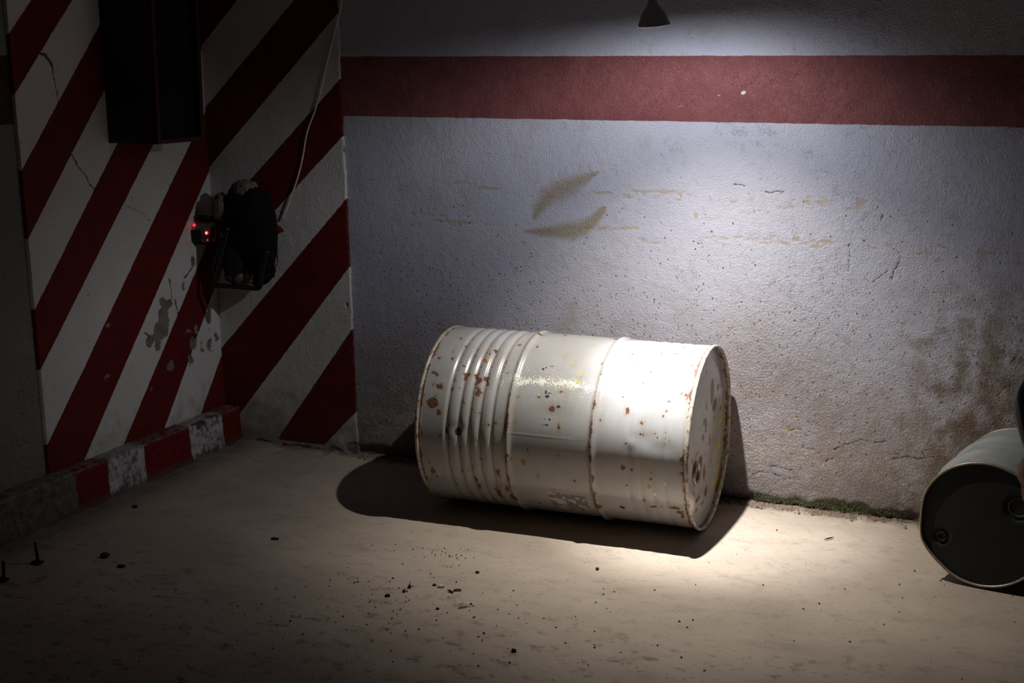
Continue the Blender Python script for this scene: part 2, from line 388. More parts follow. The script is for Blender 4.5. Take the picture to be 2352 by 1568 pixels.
def build_trim_back():
    T = 0.010
    xs = np.concatenate([np.linspace(-0.07, XR + 0.0, 165), [XR + 0.002]]); zs = axis_lines(-0.02, -0.02, 1.72, 2.62, 0.0042, 0.06)
    s, z = np.meshgrid(xs, zs, indexing='ij')
    rag = fbm(s * 0 + z, z * 0 + 1, 40, 3, 5) * 0.004
    wgt = sstep(XR - 0.03, XR, s)
    x = s - LEAN * z * sstep(0.1, XR, s) + rag * wgt - LEAN * z * (1 - sstep(0.1, XR, s)) * 0
    f = lambda *l: [on_back(*a) for a in l]
    up0 = f((548, -230), (459, -116))
    bands = [(up0, f((548, 0), (459, 114))), (f((679, 0), (468, 255)), f((775, 36), (480, 388))), (f((784, 182), (575, 416)), f((787, 316), (636, 482))),
             (f((795, 460), (512, 798)), f((802, 617), (568, 930))), (f((810, 757), (642, 1005)), f((820, 945), (755, 1013)))]
    stripe = line_field(x, z, bands)
    stripe = np.where(z < 0.02, -0.02, stripe)
    chip = blob_sdf(x, z, [(*on_back(px, py), rx / 640, ry / 640, 0) for px, py, rx, ry in [(815, 1030, 20, 18), (770, 1030, 18, 10), (795, 345, 3, 6), (800, 700, 4, 5), (810, 800, 3, 8), (600, 1015, 25, 8), (690, 1025, 40, 6)]]) + fbm(x, z, 45, 3, 9) * .012
    crack = seg_dist(x, z, [on_back(*a) for a in [(505, 660), (506, 700), (505, 770), (509, 800)]], .001, .001)
    d = T + fbm(x, z, 2, 3, 33) * 0.004 * 0.6 + fbm(x, z, 14, 3, 34) * 0.0014 - 0.004 * sstep(0.002, -0.003, chip) - 0.003 * sstep(0.003, 0, crack)
    d[-1, :] = -0.012
    V = np.stack([x, -d, z], -1).reshape(-1, 3)
    o = obj('trim_1', np_mesh('trim_1', V, grid_quads(len(xs), len(zs)), dict(stripe=stripe, chip=chip, crack=crack)), hazard_material('back'))
    tag(o, 'plaster strip on the back wall with red and white diagonal stripes', kind='structure')
build_trim_back()

def build_trim_side():
    T = 0.010
    ys = np.concatenate([[YL - 0.002], np.linspace(YL, 0.0, 240)]); zs = axis_lines(-0.02, -0.02, 1.72, 2.62, 0.0042, 0.06)
    y, z = np.meshgrid(ys, zs, indexing='ij')
    f = lambda *l: [on_side(*a) for a in l]
    bands = [(f((20, 70), (66, 0)), f((28, 218), (160, 0))), (f((45, 390), (220, 62)), f((57, 552), (230, 215))), (f((73, 712), (262, 335)), f((85, 852), (346, 335))),
             (f((108, 1010), (430, 335)), f((212, 1000), (477, 391))), (f((288, 1000), (464, 577)), f((377, 972), (483, 677))), (f((458, 945), (508, 805)), None)]
    stripe = line_field(y, z, bands)
    ch = [(375, 728, 17, 40, 0), (362, 765, 17, 28, 0), (340, 785, 11, 13, 0), (362, 795, 9, 14, 0), (442, 785, 12, 14, 0), (434, 825, 8, 14, 0), (387, 838, 12, 11, .4), (459, 792, 6, 10, 0), (478, 788, 5, 15, 0), (493, 772, 4, 8, 0),
          (419, 655, 5, 22, .1), (440, 603, 4, 10, 0), (198, 672, 4, 9, 0), (430, 760, 8, 8, 0), (448, 755, 5, 7, 0), (385, 695, 8, 9, 0), (345, 885, 2, 8, 0), (240, 866, 4, 5, 0), (247, 744, 6, 5, 0)]
    blobs = [(*on_side(px, py), rx / 520, ry / 620, an) for px, py, rx, ry, an in ch]
    chip = blob_sdf(y, z, blobs) + fbm(y, z, 38, 4, 12) * 0.022
    cks = np.full(y.shape, 9.0)
    for pl, w0, w1 in (([(88, 123), (97, 125), (107, 133), (113, 150)], .0035, .004), ([(113, 150), (118, 175), (122, 190), (130, 235), (137, 275), (148, 320), (158, 350)], .0016, .0006),
                       ([(158, 350), (168, 368), (176, 384), (188, 395), (193, 402), (200, 420), (213, 435)], .0022, .0016), ([(283, 472), (305, 481), (325, 488), (340, 507)], .0006, .0006),
                       ([(398, 690), (404, 712), (406, 730)], .003, .001), ([(385, 640), (388, 660), (392, 685)], .0015, .0015), ([(330, 765), (340, 772), (342, 785)], .003, .001), ([(440, 735), (446, 765), (443, 780)], .003, .002),
                       ([(420, 640), (432, 622), (440, 612)], .002, .002)):
        cks = np.minimum(cks, seg_dist(y + fbm(y, z, 70, 2, 3) * .006, z + fbm(y, z, 70, 2, 6) * .006, [on_side(*a) for a in pl], w0, w1))
    d = T + fbm(y, z, 2, 3, 133) * 0.003 + fbm(y, z, 14, 3, 134) * 0.0010 - 0.006 * sstep(0.002, -0.003, chip) - 0.004 * sstep(0.003, 0, cks)
    d[0, :] = -0.012
    V = np.stack([-LEAN * z + d, y, z], -1).reshape(-1, 3)
    o = obj('trim_2', np_mesh('trim_2', V, grid_quads(len(ys), len(zs), flip=False), dict(stripe=stripe, chip=chip, crack=cks)), hazard_material('side'))
    tag(o, 'plaster strip on the side wall with red and white diagonal stripes', kind='structure')
build_trim_side()

def build_side_wall():
    ys = axis_lines(-6.5, -1.35, -0.96, 0.05, 0.006, 0.08); zs = axis_lines(-0.02, -0.02, 1.72, 2.62, 0.0085, 0.08)
    y, z = np.meshgrid(ys, zs, indexing='ij')
    d = fbm(y, z, 2, 3, 233) * 0.004 + fbm(y, z, 14, 3, 234) * 0.0012
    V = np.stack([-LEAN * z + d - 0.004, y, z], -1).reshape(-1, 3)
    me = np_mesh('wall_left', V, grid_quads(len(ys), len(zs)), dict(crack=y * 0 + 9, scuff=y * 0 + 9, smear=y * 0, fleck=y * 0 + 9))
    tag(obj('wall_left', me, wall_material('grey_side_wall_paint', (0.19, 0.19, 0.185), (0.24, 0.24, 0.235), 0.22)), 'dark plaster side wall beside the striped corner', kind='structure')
build_side_wall()

def build_floor():
    X = axis_lines(-0.15, 0.0, 2.98, 4.30, 0.0085, 0.08); Y = axis_lines(-6.5, -2.1, 0.02, 0.02, 0.0085, 0.08)
    x, y = np.meshgrid(X, Y, indexing='ij')
    z = fbm(x, y, 0.9, 3, 301) * 0.004 + fbm(x, y, 7, 4, 302) * 0.0016
    e = sstep(-0.11, 0.0, y + fbm(x, y, 9, 3, 303) * 0.05) ; z += e * (fbm(x, y, 30, 4, 304) * 0.012 + 0.004)
    e2 = sstep(0.22, 0.08, x + fbm(x, y, 7, 3, 305) * 0.08); z += e2 * (fbm(x, y, 25, 4, 306) * 0.010 + 0.003)
    z -= 0.003
    V = np.stack([x, y, z], -1).reshape(-1, 3)
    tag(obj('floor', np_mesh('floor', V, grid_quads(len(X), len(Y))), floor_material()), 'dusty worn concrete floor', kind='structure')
build_floor()

def build_ceiling():
    bm = bmesh.new(); box_bm(bm, (2.05, -3.2, 2.66), (4.6, 6.7, 0.10))
    tag(obj('ceiling', bm_mesh('ceiling', bm), simple('ceiling_plaster', (0.32, 0.31, 0.31), 0.8, 0.1, 0, 0.2, 8, 0.3)), 'plain grey concrete ceiling', kind='structure')
build_ceiling()

# ------------------------------------------------------------------ curb
def build_curb():
    m = M('painted_curb_concrete'); x, y, z = m.xyz()
    big = m.noise(9, 6, 0.65); mid = m.noise(40, 5, 0.65); fine = m.noise(150, 3)
    yy = m.add(y, m.mul(m.sub(big, 0.5), 0.03))
    def blk(a, b): return m.mul(m.step(yy, a - 0.003, a + 0.003), m.step(yy, b + 0.003, b - 0.003))
    redm = m.mx(blk(-0.955, -0.795), m.mx(blk(-0.600, -0.335), blk(-0.130, 0.2)))
    whm = m.mx(blk(-0.795, -0.600), blk(-0.335, -0.130))
    conc = m.mix(m.step(mid, 0.3, 0.7), (0.075, 0.065, 0.055), (0.17, 0.15, 0.13))
    red = m.mix(m.step(mid, 0.3, 0.7), tuple(c * 0.9 for c in RED), tuple(c * 1.5 for c in RED))
    wh = m.mix(m.step(m.add(mid, m.mul(m.sub(big, .5), .6)), 0.38, 0.62), (0.15, 0.14, 0.13), (0.50, 0.48, 0.47))
    c = m.mix(redm, conc, red); c = m.mix(whm, c, wh)
    dust = m.mul(m.step(z, 0.124, 0.133), m.step(m.add(mid, 0.0), 0.35, 0.6)); c = m.mix(m.mul(dust, 0.65), c, (0.24, 0.20, 0.18))
    foot = m.step(m.add(z, m.mul(m.sub(mid, 0.5), 0.05)), 0.035, 0.0); c = m.mix(m.mul(foot, 0.85), c, (0.09, 0.07, 0.058))
    c = m.mix(m.mul(m.attr('chip'), 0.9), c, (0.035, 0.028, 0.024))
    mat = m.done(c, 0.7, 0.2, 0.0, m.bump(m.add(mid, m.mul(fine, 0.5)), 0.6, 0.003))
    ys = axis_lines(-2.6, -1.3, -0.006, -0.006, 0.006, 0.03)
    prof = np.array([(-0.004, 0.128), (0.008, 0.128), (0.02, 0.1285), (0.04, 0.128)] + [(0.048 + 0.009 * math.sin(a), 0.119 + 0.009 * math.cos(a)) for a in np.linspace(0.1, 1.5, 5)] + [(0.0575 + 0.012 * (1 - k / 14.0), 0) for k in range(0)] + [(0.058 + 0.009 * k / 16.0, 0.113 - 0.118 * k / 16.0) for k in range(17)])
    prof[:, 1] *= 0.134 / 0.128; prof[2:, 0] += 0.014; n = len(prof); px = prof[:, 0][None, :] + 0 * ys[:, None]; pz = prof[:, 1][None, :] + 0 * ys[:, None]; yv = ys[:, None] + 0 * px
    arc = np.cumsum(np.r_[0.056, np.hypot(*np.diff(prof, axis=0).T)])[None, :] + 0 * yv
    nz = fbm(yv, arc, 14, 4, 401) * 0.006 + fbm(yv, arc, 45, 3, 402) * 0.0025
    chip = np.zeros(px.shape)
    def chipat(y0, a0, ry, ra): 
        return sstep(1.15, 0.85, np.sqrt(((yv - y0) / ry) ** 2 + ((arc - a0) / ra) ** 2) + fbm(yv, arc, 60, 3, 403) * 0.9)
    for y0, a0, ry, ra in ((-0.255, 0.135, 0.03, 0.018), (-0.285, 0.128, 0.03, 0.007), (-0.175, 0.122, 0.025, 0.008), (-0.16, 0.13, 0.008, 0.02), (-0.225, 0.155, 0.008, 0.02)): chip = np.maximum(chip, chipat(y0, a0, ry, ra))
    wv = np.clip(nz, -0.02, 0.02) - chip * 0.006
    out = sstep(0.10, 0.14, arc)
    V = np.stack([px + wv * out + sstep(-1.2, -2.6, yv) * 0.02, yv, np.maximum(pz + wv * (1 - out) * 0.6, -0.02)], -1)
    q = grid_quads(len(ys), n)
    me = np_mesh('curb', V.reshape(-1, 3), q, dict(chip=chip))
    tag(obj('curb', me, mat), 'low concrete curb painted in worn red and white blocks along side wall', 'curb')
build_curb()

# ================================================================== BIG DRUM
DR_C = np.array([1.5757, -0.306, 0.2935]); DR_TH = math.radians(1.4); DR_L = 0.885; DR_R = 0.2865
ROTD = np.array([[math.cos(DR_TH), -math.sin(DR_TH), 0], [math.sin(DR_TH), math.cos(DR_TH), 0], [0, 0, 1]])
def drum_uv(px, py, R=0.2885):
    o = ROTD.T @ (CAM - DR_C); d = ROTD.T @ ray(px, py)
    a = d[1] ** 2 + d[2] ** 2; b = o[1] * d[1] + o[2] * d[2]; c = o[1] ** 2 + o[2] ** 2 - R * R
    D = b * b - a * c
    t = (-b - math.sqrt(max(D, 0))) / a; P = o + t * d
    return P[0] + DR_L / 2, math.atan2(-P[1], P[2])
def head_yz(px, py, u=DR_L - 0.014):
    o = ROTD.T @ (CAM - DR_C); d = ROTD.T @ ray(px, py); t = (u - DR_L / 2 - o[0]) / d[0]; P = o + t * d
    return P[1], P[2]

def drum_paint(name, shell):
    m = M(name); x, y, z = m.xyz()
    big = m.noise(5, 5, 0.6); mid = m.noise(26, 5, 0.6); fine = m.noise(140, 4, 0.6); streak = m.noise(40, 3, 0.5, m.mapv((1.0, 0.12, 0.12)) if shell else m.mapv((0.3, 1, 1)))
    c = m.mix(m.step(big, 0.3, 0.7), (0.375, 0.365, 0.36), (0.455, 0.45, 0.45))
    c = m.mix(m.mul(m.step(streak, 0.5, 0.72), 0.35), c, (0.40, 0.35, 0.27))
    c = m.mix(m.mul(m.step(m.noise(11, 6, 0.7), 0.54, 0.75), 0.30), c, (0.37, 0.31, 0.22))
    tp = m.attr('tape'); c = m.mix(m.mul(m.step(tp, 0.001, -0.001), 0.8), c, m.mix(m.step(m.noise(48, 3, .6, m.mapv((.7, 1, 1))), 0.53, 0.56), (0.19, 0.18, 0.17), (0.66, 0.62, 0.58)))
    chalk = m.step(m.add(m.noise(210, 3, 0.6), m.mul(m.sub(m.attr('chalk'), 0.6), 0.14)), 0.60, 0.645); chalk = m.mul(chalk, m.step(m.attr('chalk'), 0.06, 0.16)); c = m.mix(chalk, c, (0.88, 0.87, 0.78))
    yl = m.add(m.attr('yellow'), m.mul(m.sub(m.noise(90, 3), 0.5), 0.010)); c = m.mix(m.mul(m.step(yl, 0.002, -0.002), 0.92), c, (0.62, 0.50, 0.07))
    stain = m.step(m.attr('rust'), 0.014, 0.0); c = m.mix(m.mul(stain, 0.30), c, (0.36, 0.25, 0.14))
    rd = m.add(m.attr('rust'), m.mul(m.sub(m.noise(95, 5, 0.65), 0.5), 0.018)); rm = m.step(rd, 0.0008, -0.0008)
    rust = m.mix(m.step(fine, 0.35, 0.65), (0.095, 0.036, 0.020), (0.190, 0.085, 0.045))
    c = m.mix(rm, c, rust)
    og = m.step(m.add(m.attr('orange'), m.mul(m.sub(fine, 0.5), 0.006)), 0.001, -0.001); c = m.mix(og, c, (0.42, 0.14, 0.022))
    bk = m.step(m.add(m.attr('black'), m.mul(m.sub(m.noise(150, 3), 0.5), 0.009)), 0.0005, -0.0005); c = m.mix(m.mul(bk, 0.9), c, (0.022, 0.02, 0.02))
    h = m.sub(m.add(m.mul(fine, 0.25), m.mul(chalk, 0.5)), m.mul(rm, 0.5))
    ro = m.mix(rm, m.mix(m.step(mid, 0.3, 0.7), (0.27,) * 3, (0.38,) * 3), (0.8,) * 3)
    return m.done(c, ro, 0.6, 0.0, m.bump(h, 0.25, 0.0015), 0.6, Coat_Roughness=0.14)

DRUM = empty('steel_drum', DR_C, 'large dented grey white steel drum with rust spots lying by wall', 'drum', rot=(0, 0, DR_TH))
def build_drum_body():
    nu, nt = 330, 700
    U = np.linspace(0.004, DR_L - 0.004, nu); T = np.linspace(-np.pi, np.pi, nt, endpoint=False)
    u, t = np.meshgrid(U, T, indexing='ij')
    uh1 = drum_uv(1180, 880)[0]; uh2 = drum_uv(1377, 880)[0]
    r = np.full(U.shape, DR_R)
    for uh in (uh1, uh2):
        r += 0.0075 * np.exp(-((U - uh) / 0.0085) ** 2)
    gl = [drum_uv(px, 861)[0] for px in (1041, 1069, 1093, 1118, 1146)]
    for g in gl: r -= 0.0058 * np.exp(-((U - g) / 0.0062) ** 2)
    for a in np.linspace(gl[0], gl[-1], 5)[:-1] + (gl[1] - gl[0]) * .5: r += 0.0012 * np.exp(-((U - a) / 0.007) ** 2)
    gr = [drum_uv(px, 880)[0] for px in (1462, 1490, 1518, 1546)]
    for g in gr: r -= 0.0020 * np.exp(-((U - g) / 0.008) ** 2)
    rr = r[:, None] + 0 * t
    # dents and out-of-round
    rr += 0.0016 * np.cos(2 * t + 0.6) + fbm(u, t * DR_R, 3.0, 3, 500) * 0.0030
    def dent(px, py, du, dt, dep):
        a, b = drum_uv(px, py); return -dep * np.exp(-((u - a) / du) ** 2 - ((t - b) * DR_R / dt) ** 2)
    rr += dent(1478, 1008, 0.03, 0.026, 0.0020) + dent(1448, 1018, 0.016, 0.016, -0.0012) + dent(1270, 950, 0.05, 0.03, 0.003) + dent(1050, 985, 0.03, 0.02, 0.004) + dent(1600, 860, 0.03, 0.05, -0.001) + dent(1520, 1030, 0.05, 0.02, 0.001)
    # longitudinal welded seam
    ts = drum_uv(1250, 1003)[1]; rr += 0.0006 * np.exp(-((t - ts) * DR_R / 0.0025) ** 2) * sstep(uh1, uh1 + .01, u) * sstep(uh1 + .28, uh1 + .1, u)
    S = t * DR_R
    def ub(px, py, rx, ry, an=0.0):
        a, b = drum_uv(px, py); ct = max(0.30, abs(math.cos(b - math.radians(76)))); return (a, b * DR_R, rx / 700, ry / 720 / ct, an)
    rl = [(1059, 776, 4, 2.5), (1039, 822, 2.5, 2), (1007, 822, 3, 5), (997, 855, 6, 4), (1003, 859, 3, 3), (1009, 886, 8, 6), (994, 882, 3, 4), (992, 924, 14, 12), (1007, 945, 5, 8), (1072, 858, 7, 5), (1069, 863, 4, 8), (1094, 861, 5, 8), (1099, 873, 7, 7), (1093, 880, 3, 6),
          (1115, 868, 6, 5), (1120, 876, 4, 10), (1098, 902, 7, 8), (1096, 888, 1.5, 9), (1038, 891, 3, 4), (1069, 792, 3, 2), (1193, 791, 3, 2), (1139, 802, 3, 3), (1165, 1045, 4, 4), (994, 1082, 5, 8), (986, 1064, 3, 4), (1144, 1086, 4, 8), (1147, 1100, 1.5, 12), (1093, 1102, 5, 7), (1101, 1116, 5, 6),
          (1164, 1124, 5, 6), (1180, 1141, 9, 7), (1145, 1134, 4, 12), (1180, 1119, 2, 3), (1266, 939, 6, 6), (1282, 982, 2, 6), (1440, 943, 4, 7), (1430, 1075, 3.5, 4), (1479, 1151, 3, 3), (1551, 1168, 10, 3), (1563, 1178, 9, 4), (1567, 1184, 4, 7), (1565, 1056, 4, 6), (1565, 1088, 5, 3),
          (1571, 1120, 2, 14), (1374, 1161, 8, 5), (1363, 1098, 3, 8), (1366, 1134, 3, 6), (1356, 1050, 2, 10), (1500, 1165, 8, 2), (1043, 870, 2, 3), (1125, 812, 2, 2), (1575, 905, 2, 6), (1120, 1150, 9, 3), (1060, 1085, 3, 4), (1010, 1000, 3, 5), (1240, 1155, 4, 2), (1577, 915, 3, 5)]
    rust = blob_sdf(u, S, [ub(*a) for a in rl])
    rs = np.random.RandomState(7)
    ex = [(rs.uniform(0.02, DR_L - .02), rs.uniform(0.2, 2.6) * DR_R, rs.uniform(.0008, .003), rs.uniform(.0008, .004), 0) for _ in range(90)]
    ex += [(rs.uniform(0.02, DR_L - .02), rs.uniform(-3.1, 0.2) * DR_R, rs.uniform(.002, .012), rs.uniform(.002, .012), 0) for _ in range(50)]
    rust = np.minimum(rust, blob_sdf(u, S, ex))
    hoop = np.minimum(np.abs(u - uh1 + 0.004), np.abs(u - uh2 + 0.002))
    rust = np.minimum(rust, hoop - 0.0012 + 0.0070 * (fbm(u, S, 26, 3, 77) + 0.05) * 1.3 + 0.006 * sstep(0.9, 0.3, t))
    for g in gl: rust = np.minimum(rust, np.abs(u - g - .008) - 0.0005 + 0.011 * np.maximum(0, fbm(u, S, 16, 3, 88) + 0.12))
    for e in (0.012, DR_L - 0.012): rust = np.minimum(rust, np.abs(u - e) - 0.003 + 0.012 * (fbm(u, S, 20, 3, 99) + .05))
    rust += fbm(u, S, 110, 3, 55) * 0.0045
    orange = blob_sdf(u, S, [ub(*a) for a in [(1112, 825, 6, 3.5), (1116, 830, 4, 3), (1201, 1062, 6, 8), (1173, 1054, 3, 3), (1491, 1119, 4.5, 5), (1063, 1081, 3, 3), (1481, 968, 1.5, 1.5)]])
    black = blob_sdf(u, S, [ub(*a) for a in [(1281, 933, 5, 3), (1253, 899, 2, 4), (1262, 902, 4, 1.5), (1256, 909, 5, 4), (1247, 846, 3, 3), (1254, 843, 2, 1.5), (1265, 839, 4, 1), (1250, 962, 3, 1.5), (1261, 963, 3, 2), (1271, 961, 2, 1.5), (1254, 976, 8, 1.6), (1429, 1166, 6, 3.5), (1050, 992, 8, 10), (1023, 989, 4, 8), (1510, 1005, 2, 2.5), (1294, 922, 2, 1)]])
    yellow = blob_sdf(u, S, [ub(*a) for a in [(1332, 855, 2, 7), (1326, 876, 3.5, 4), (1367, 783, 3, 1.2), (1315, 833, 4, 2)]])
    chalk = np.zeros(u.shape)
    cl = [drum_uv(*a) for a in [(1183, 862), (1195, 878), (1225, 872), (1265, 877), (1310, 882), (1335, 886), (1362, 890)]]
    dch = seg_dist(u, S, [(a, b * DR_R) for a, b in cl])
    chalk += 1.1 * np.exp(-(dch / 0.013) ** 2) + 0.42 * np.exp(-(dch / 0.06) ** 2)
    dc2 = seg_dist(u, S, [(a, b * DR_R) for a, b in [drum_uv(1150, 850), drum_uv(1148, 880)]]); chalk += 0.7 * np.exp(-(dc2 / 0.012) ** 2)
    for px, py in ((1526, 1112), (1504, 1138), (1047, 853)):
        a, b = drum_uv(px, py); chalk += 2 * np.exp(-(((u - a) / .005) ** 2 + ((S - b * DR_R) / .006) ** 2))
    chalk *= 1.5 * (0.55 + 0.9 * (fbm(u, S, 60, 3, 66) + .5)) * 0.8
    q0, q1 = drum_uv(1258, 1130), drum_uv(1346, 1146); q2 = drum_uv(1300, 1166)
    uc, hc = (q0[0] + q1[0]) / 2, abs(q1[0] - q0[0]) / 2; sa, sb = q0[1] * DR_R, q2[1] * DR_R + 0.012
    tape = np.maximum(np.abs(u - uc) - hc, np.abs(S - (sa + sb) / 2) - abs(sb - sa) / 2) + fbm(u, S, 60, 2, 5) * 0.003
    V = np.stack([u - DR_L / 2, -rr * np.sin(t), rr * np.cos(t)], -1).reshape(-1, 3)
    me = np_mesh('drum_body', V, grid_quads(nu, nt, True), dict(rust=rust, orange=orange, black=black, yellow=yellow, chalk=chalk, tape=tape))
    obj('body', me, drum_paint('grey_white_drum_paint', True), DRUM)
build_drum_body()

def rim_material():
    m = M('rusted_drum_rim'); mid = m.noise(60, 4, 0.65); fine = m.noise(240, 3)
    c = m.mix(m.step(mid, 0.48, 0.62), (0.52, 0.48, 0.42), (0.27, 0.16, 0.08)); c = m.mix(m.step(fine, 0.6, 0.7), c, (0.62, 0.58, 0.50))
    return m.done(c, 0.42, 0.5, 0.25, m.bump(m.add(mid, fine), 0.35, 0.0015))
RIM = rim_material()
def ring(name, R, rad, xloc, mat, parent, wob=0.0, seed=1, flat=1.0, dentf=None, seg=180):
    t = np.linspace(0, 2 * np.pi, seg, endpoint=False); k = np.linspace(0, 2 * np.pi, 10, endpoint=False)
    tt, kk = np.meshgrid(t, k, indexing='ij'); Rw = R + wob * fbm(np.cos(tt) * 2 + 5, np.sin(tt) * 2 + 5, 1.5, 3, seed)
    if dentf is not None: Rw = Rw + dentf(tt)
    rr = Rw + rad * np.cos(kk)
    V = np.stack([xloc + rad * flat * np.sin(kk), -rr * np.sin(tt), rr * np.cos(tt)], -1).reshape(-1, 3)
    q = np.concatenate([grid_quads(seg, 10, True), np.stack([np.r_[np.arange(10)] + (seg - 1) * 10, np.arange(10), np.roll(np.arange(10), -1), np.roll(np.arange(10), -1) + (seg - 1) * 10], -1)])
    return obj(name, np_mesh(name, V, q), mat, parent)
for xl in (-DR_L / 2 + 0.004, DR_L / 2 - 0.004):
    ring('rim', 0.2880, 0.0048, xl, RIM, DRUM, 0.002, 3, 1.3)

def disc_head(name, R, xloc, sign, mat, parent, attrs_fn=None, panel=0.8, dentf=None, holes=(), step=0.004):
    """a drum end: flat plate with a raised flat, bung recesses; sign = which way it faces along x"""
    nr, nt = int(R / step), 360
    rad = np.linspace(0.0005, R, nr); t = np.linspace(-np.pi, np.pi, nt, endpoint=False)
    r, tt = np.meshgrid(rad, t, indexing='ij')
    if dentf is not None: r = r * (1 + dentf(tt) / R * (r / R) ** 2)
    y, z = -r * np.sin(tt), r * np.cos(tt)
    h = fbm(y, z, 5, 3, 611) * 0.004 + 0.0035 * sstep(R * panel + 0.012, R * panel - 0.012, r)
    for hy, hz, hr in holes: h -= 0.007 * sstep(hr * 1.75, hr * 1.15, np.hypot(y - hy, z - hz))
    V = np.stack([xloc + sign * h, y, z], -1).reshape(-1, 3)
    at = attrs_fn(y, z) if attrs_fn else None
    return obj(name, np_mesh(name, V, grid_quads(nr, nt, True, flip=sign < 0), at), mat, parent)
def head_attrs(y, z):
    def hb(px, py, rx, ry):
        a = head_yz(px, py); return (a[0], a[1], rx / 560 / 0.28, ry / 600, 0.0)
    rl = [(1636, 900, 4, 24), (1641, 930, 5, 13), (1650, 889, 3, 7), (1618, 968, 3.5, 7), (1621, 980, 2, 11), (1629, 1008, 1.2, 13), (1615, 1005, 2, 6), (1617, 1085, 2.5, 14), (1611, 1060, 1.5, 14), (1620, 1129, 3, 9), (1600, 1149, 4, 5), (1606, 1142, 3, 3), (1612, 1155, 2.5, 4), (1660, 806, 6, 10), (1654, 792, 3, 6),
          (1655, 938, 1.5, 5), (1640, 960, 1, 5), (1668, 1085, 2, 6), (1622, 935, 1.2, 8), (1598, 1172, 2, 5), (1590, 1060, 1, 5), (1648, 1180, 2, 4)]
    rust = blob_sdf(y, z, [hb(*a) for a in rl])
    rs = np.random.RandomState(3); rust = np.minimum(rust, blob_sdf(y, z, [(rs.normal(0, .12), rs.normal(0, .12), rs.uniform(.001, .005), rs.uniform(.001, .006), 0) for _ in range(40)]))
    rust += fbm(y, z, 60, 3, 15) * 0.006
    z4 = lambda l: [head_yz(1540 + a / 3.265, 760 + b / 3.265) for a, b in l]
    yl = np.full(y.shape, 9.0)
    for l in ([(392, 490), (365, 590)], [(358, 620), (340, 690), (318, 760)], [(368, 690), (400, 640), (425, 620), (400, 720), (340, 905)], [(345, 900), (362, 860), (380, 850), (382, 930), (345, 1030)], [(395, 970), (370, 1050), (362, 1095)], [(380, 1000), (350, 1080)]):
        yl = np.minimum(yl, seg_dist(y, z, z4(l), 0.008, 0.009))
    yl = np.minimum(yl, seg_dist(y, z, z4([(305, 1158), (345, 1140), (395, 1085)]), 0.010, 0.013))
    ch = np.exp(-((seg_dist(y, z, z4([(325, 880), (322, 960)])) / .012) ** 2)) * 1.2
    return dict(rust=rust, yellow=yl, orange=y * 0 + 9, black=y * 0 + 9, tape=y * 0 + 9, chalk=ch)
HB = head_yz(1601, 1087); HS = head_yz(1674, 909)
HMAT = drum_paint('grey_white_drum_head_paint', False)
disc_head('head', 0.2865, DR_L / 2 - 0.0165, 1, HMAT, DRUM, head_attrs, 0.86, None, ((HB[0], HB[1], 0.042), (HS[0], HS[1], 0.018)))
disc_head('bottom', 0.2865, -DR_L / 2 + 0.016, -1, HMAT, DRUM, lambda y, z: dict(rust=y * 0 + 9, yellow=y * 0 + 9, orange=y * 0 + 9, black=y * 0 + 9, tape=y * 0 + 9, chalk=y * 0), 0.86, None, (), 0.02)
DARK_STEEL = simple('dark_greasy_steel', (0.05, 0.045, 0.042), 0.35, 0.5, 0.6, 0.4, 60, 0.2)
BUNG_STEEL = simple('worn_bung_steel', (0.32, 0.28, 0.24), 0.38, 0.5, 0.5, 0.35, 120, 0.2)
def bung(parent, y, z, R, xface, mat_ring, mat_in, sign=1.0):
    prof = [(R * 1.02, -0.006), (R * 1.12, 0.0), (R * 1.12, 0.007), (R * 1.02, 0.010), (R * 0.90, 0.009), (R * 0.84, 0.004), (R * 0.82, -0.010)]
    o = obj('bung_flange', lathe_mesh('bung_flange', prof, 40), mat_ring, parent)
    o.matrix_local = Matrix.Translation((xface, y, z)) @ Matrix.Rotation(math.pi / 2 * sign, 4, 'Y')
    prof = [(R * 0.82, -0.004), (R * 0.80, -0.001), (R * 0.62, 0.0), (R * 0.55, -0.012), (0.0004, -0.013)]
    p = obj('bung_plug', lathe_mesh('bung_plug', prof, 32), mat_in, o)
    bm = bmesh.new(); box_bm(bm, (0, 0, -0.006), (R * 1.02, R * 0.20, 0.010), 0.002)
    q = obj('plug_bar', bm_mesh('plug_bar', bm), mat_ring, o)
bung(DRUM, HB[0], HB[1], 0.033, DR_L / 2 - 0.0205, BUNG_STEEL, DARK_STEEL)
bung(DRUM, HS[0], HS[1], 0.015, DR_L / 2 - 0.0165, DARK_STEEL, DARK_STEEL)

# ================================================================== SMALL DRUM
D2_AZ = math.radians(10.0); D2_R = 0.181; D2_L = 0.43
D2 = empty('small_steel_drum', (2.850, -0.503, D2_R + 0.003), 'small plain grey drum with shade darkened end face and two bungs', 'drum', rot=(0, 0, math.pi / 2 - D2_AZ))
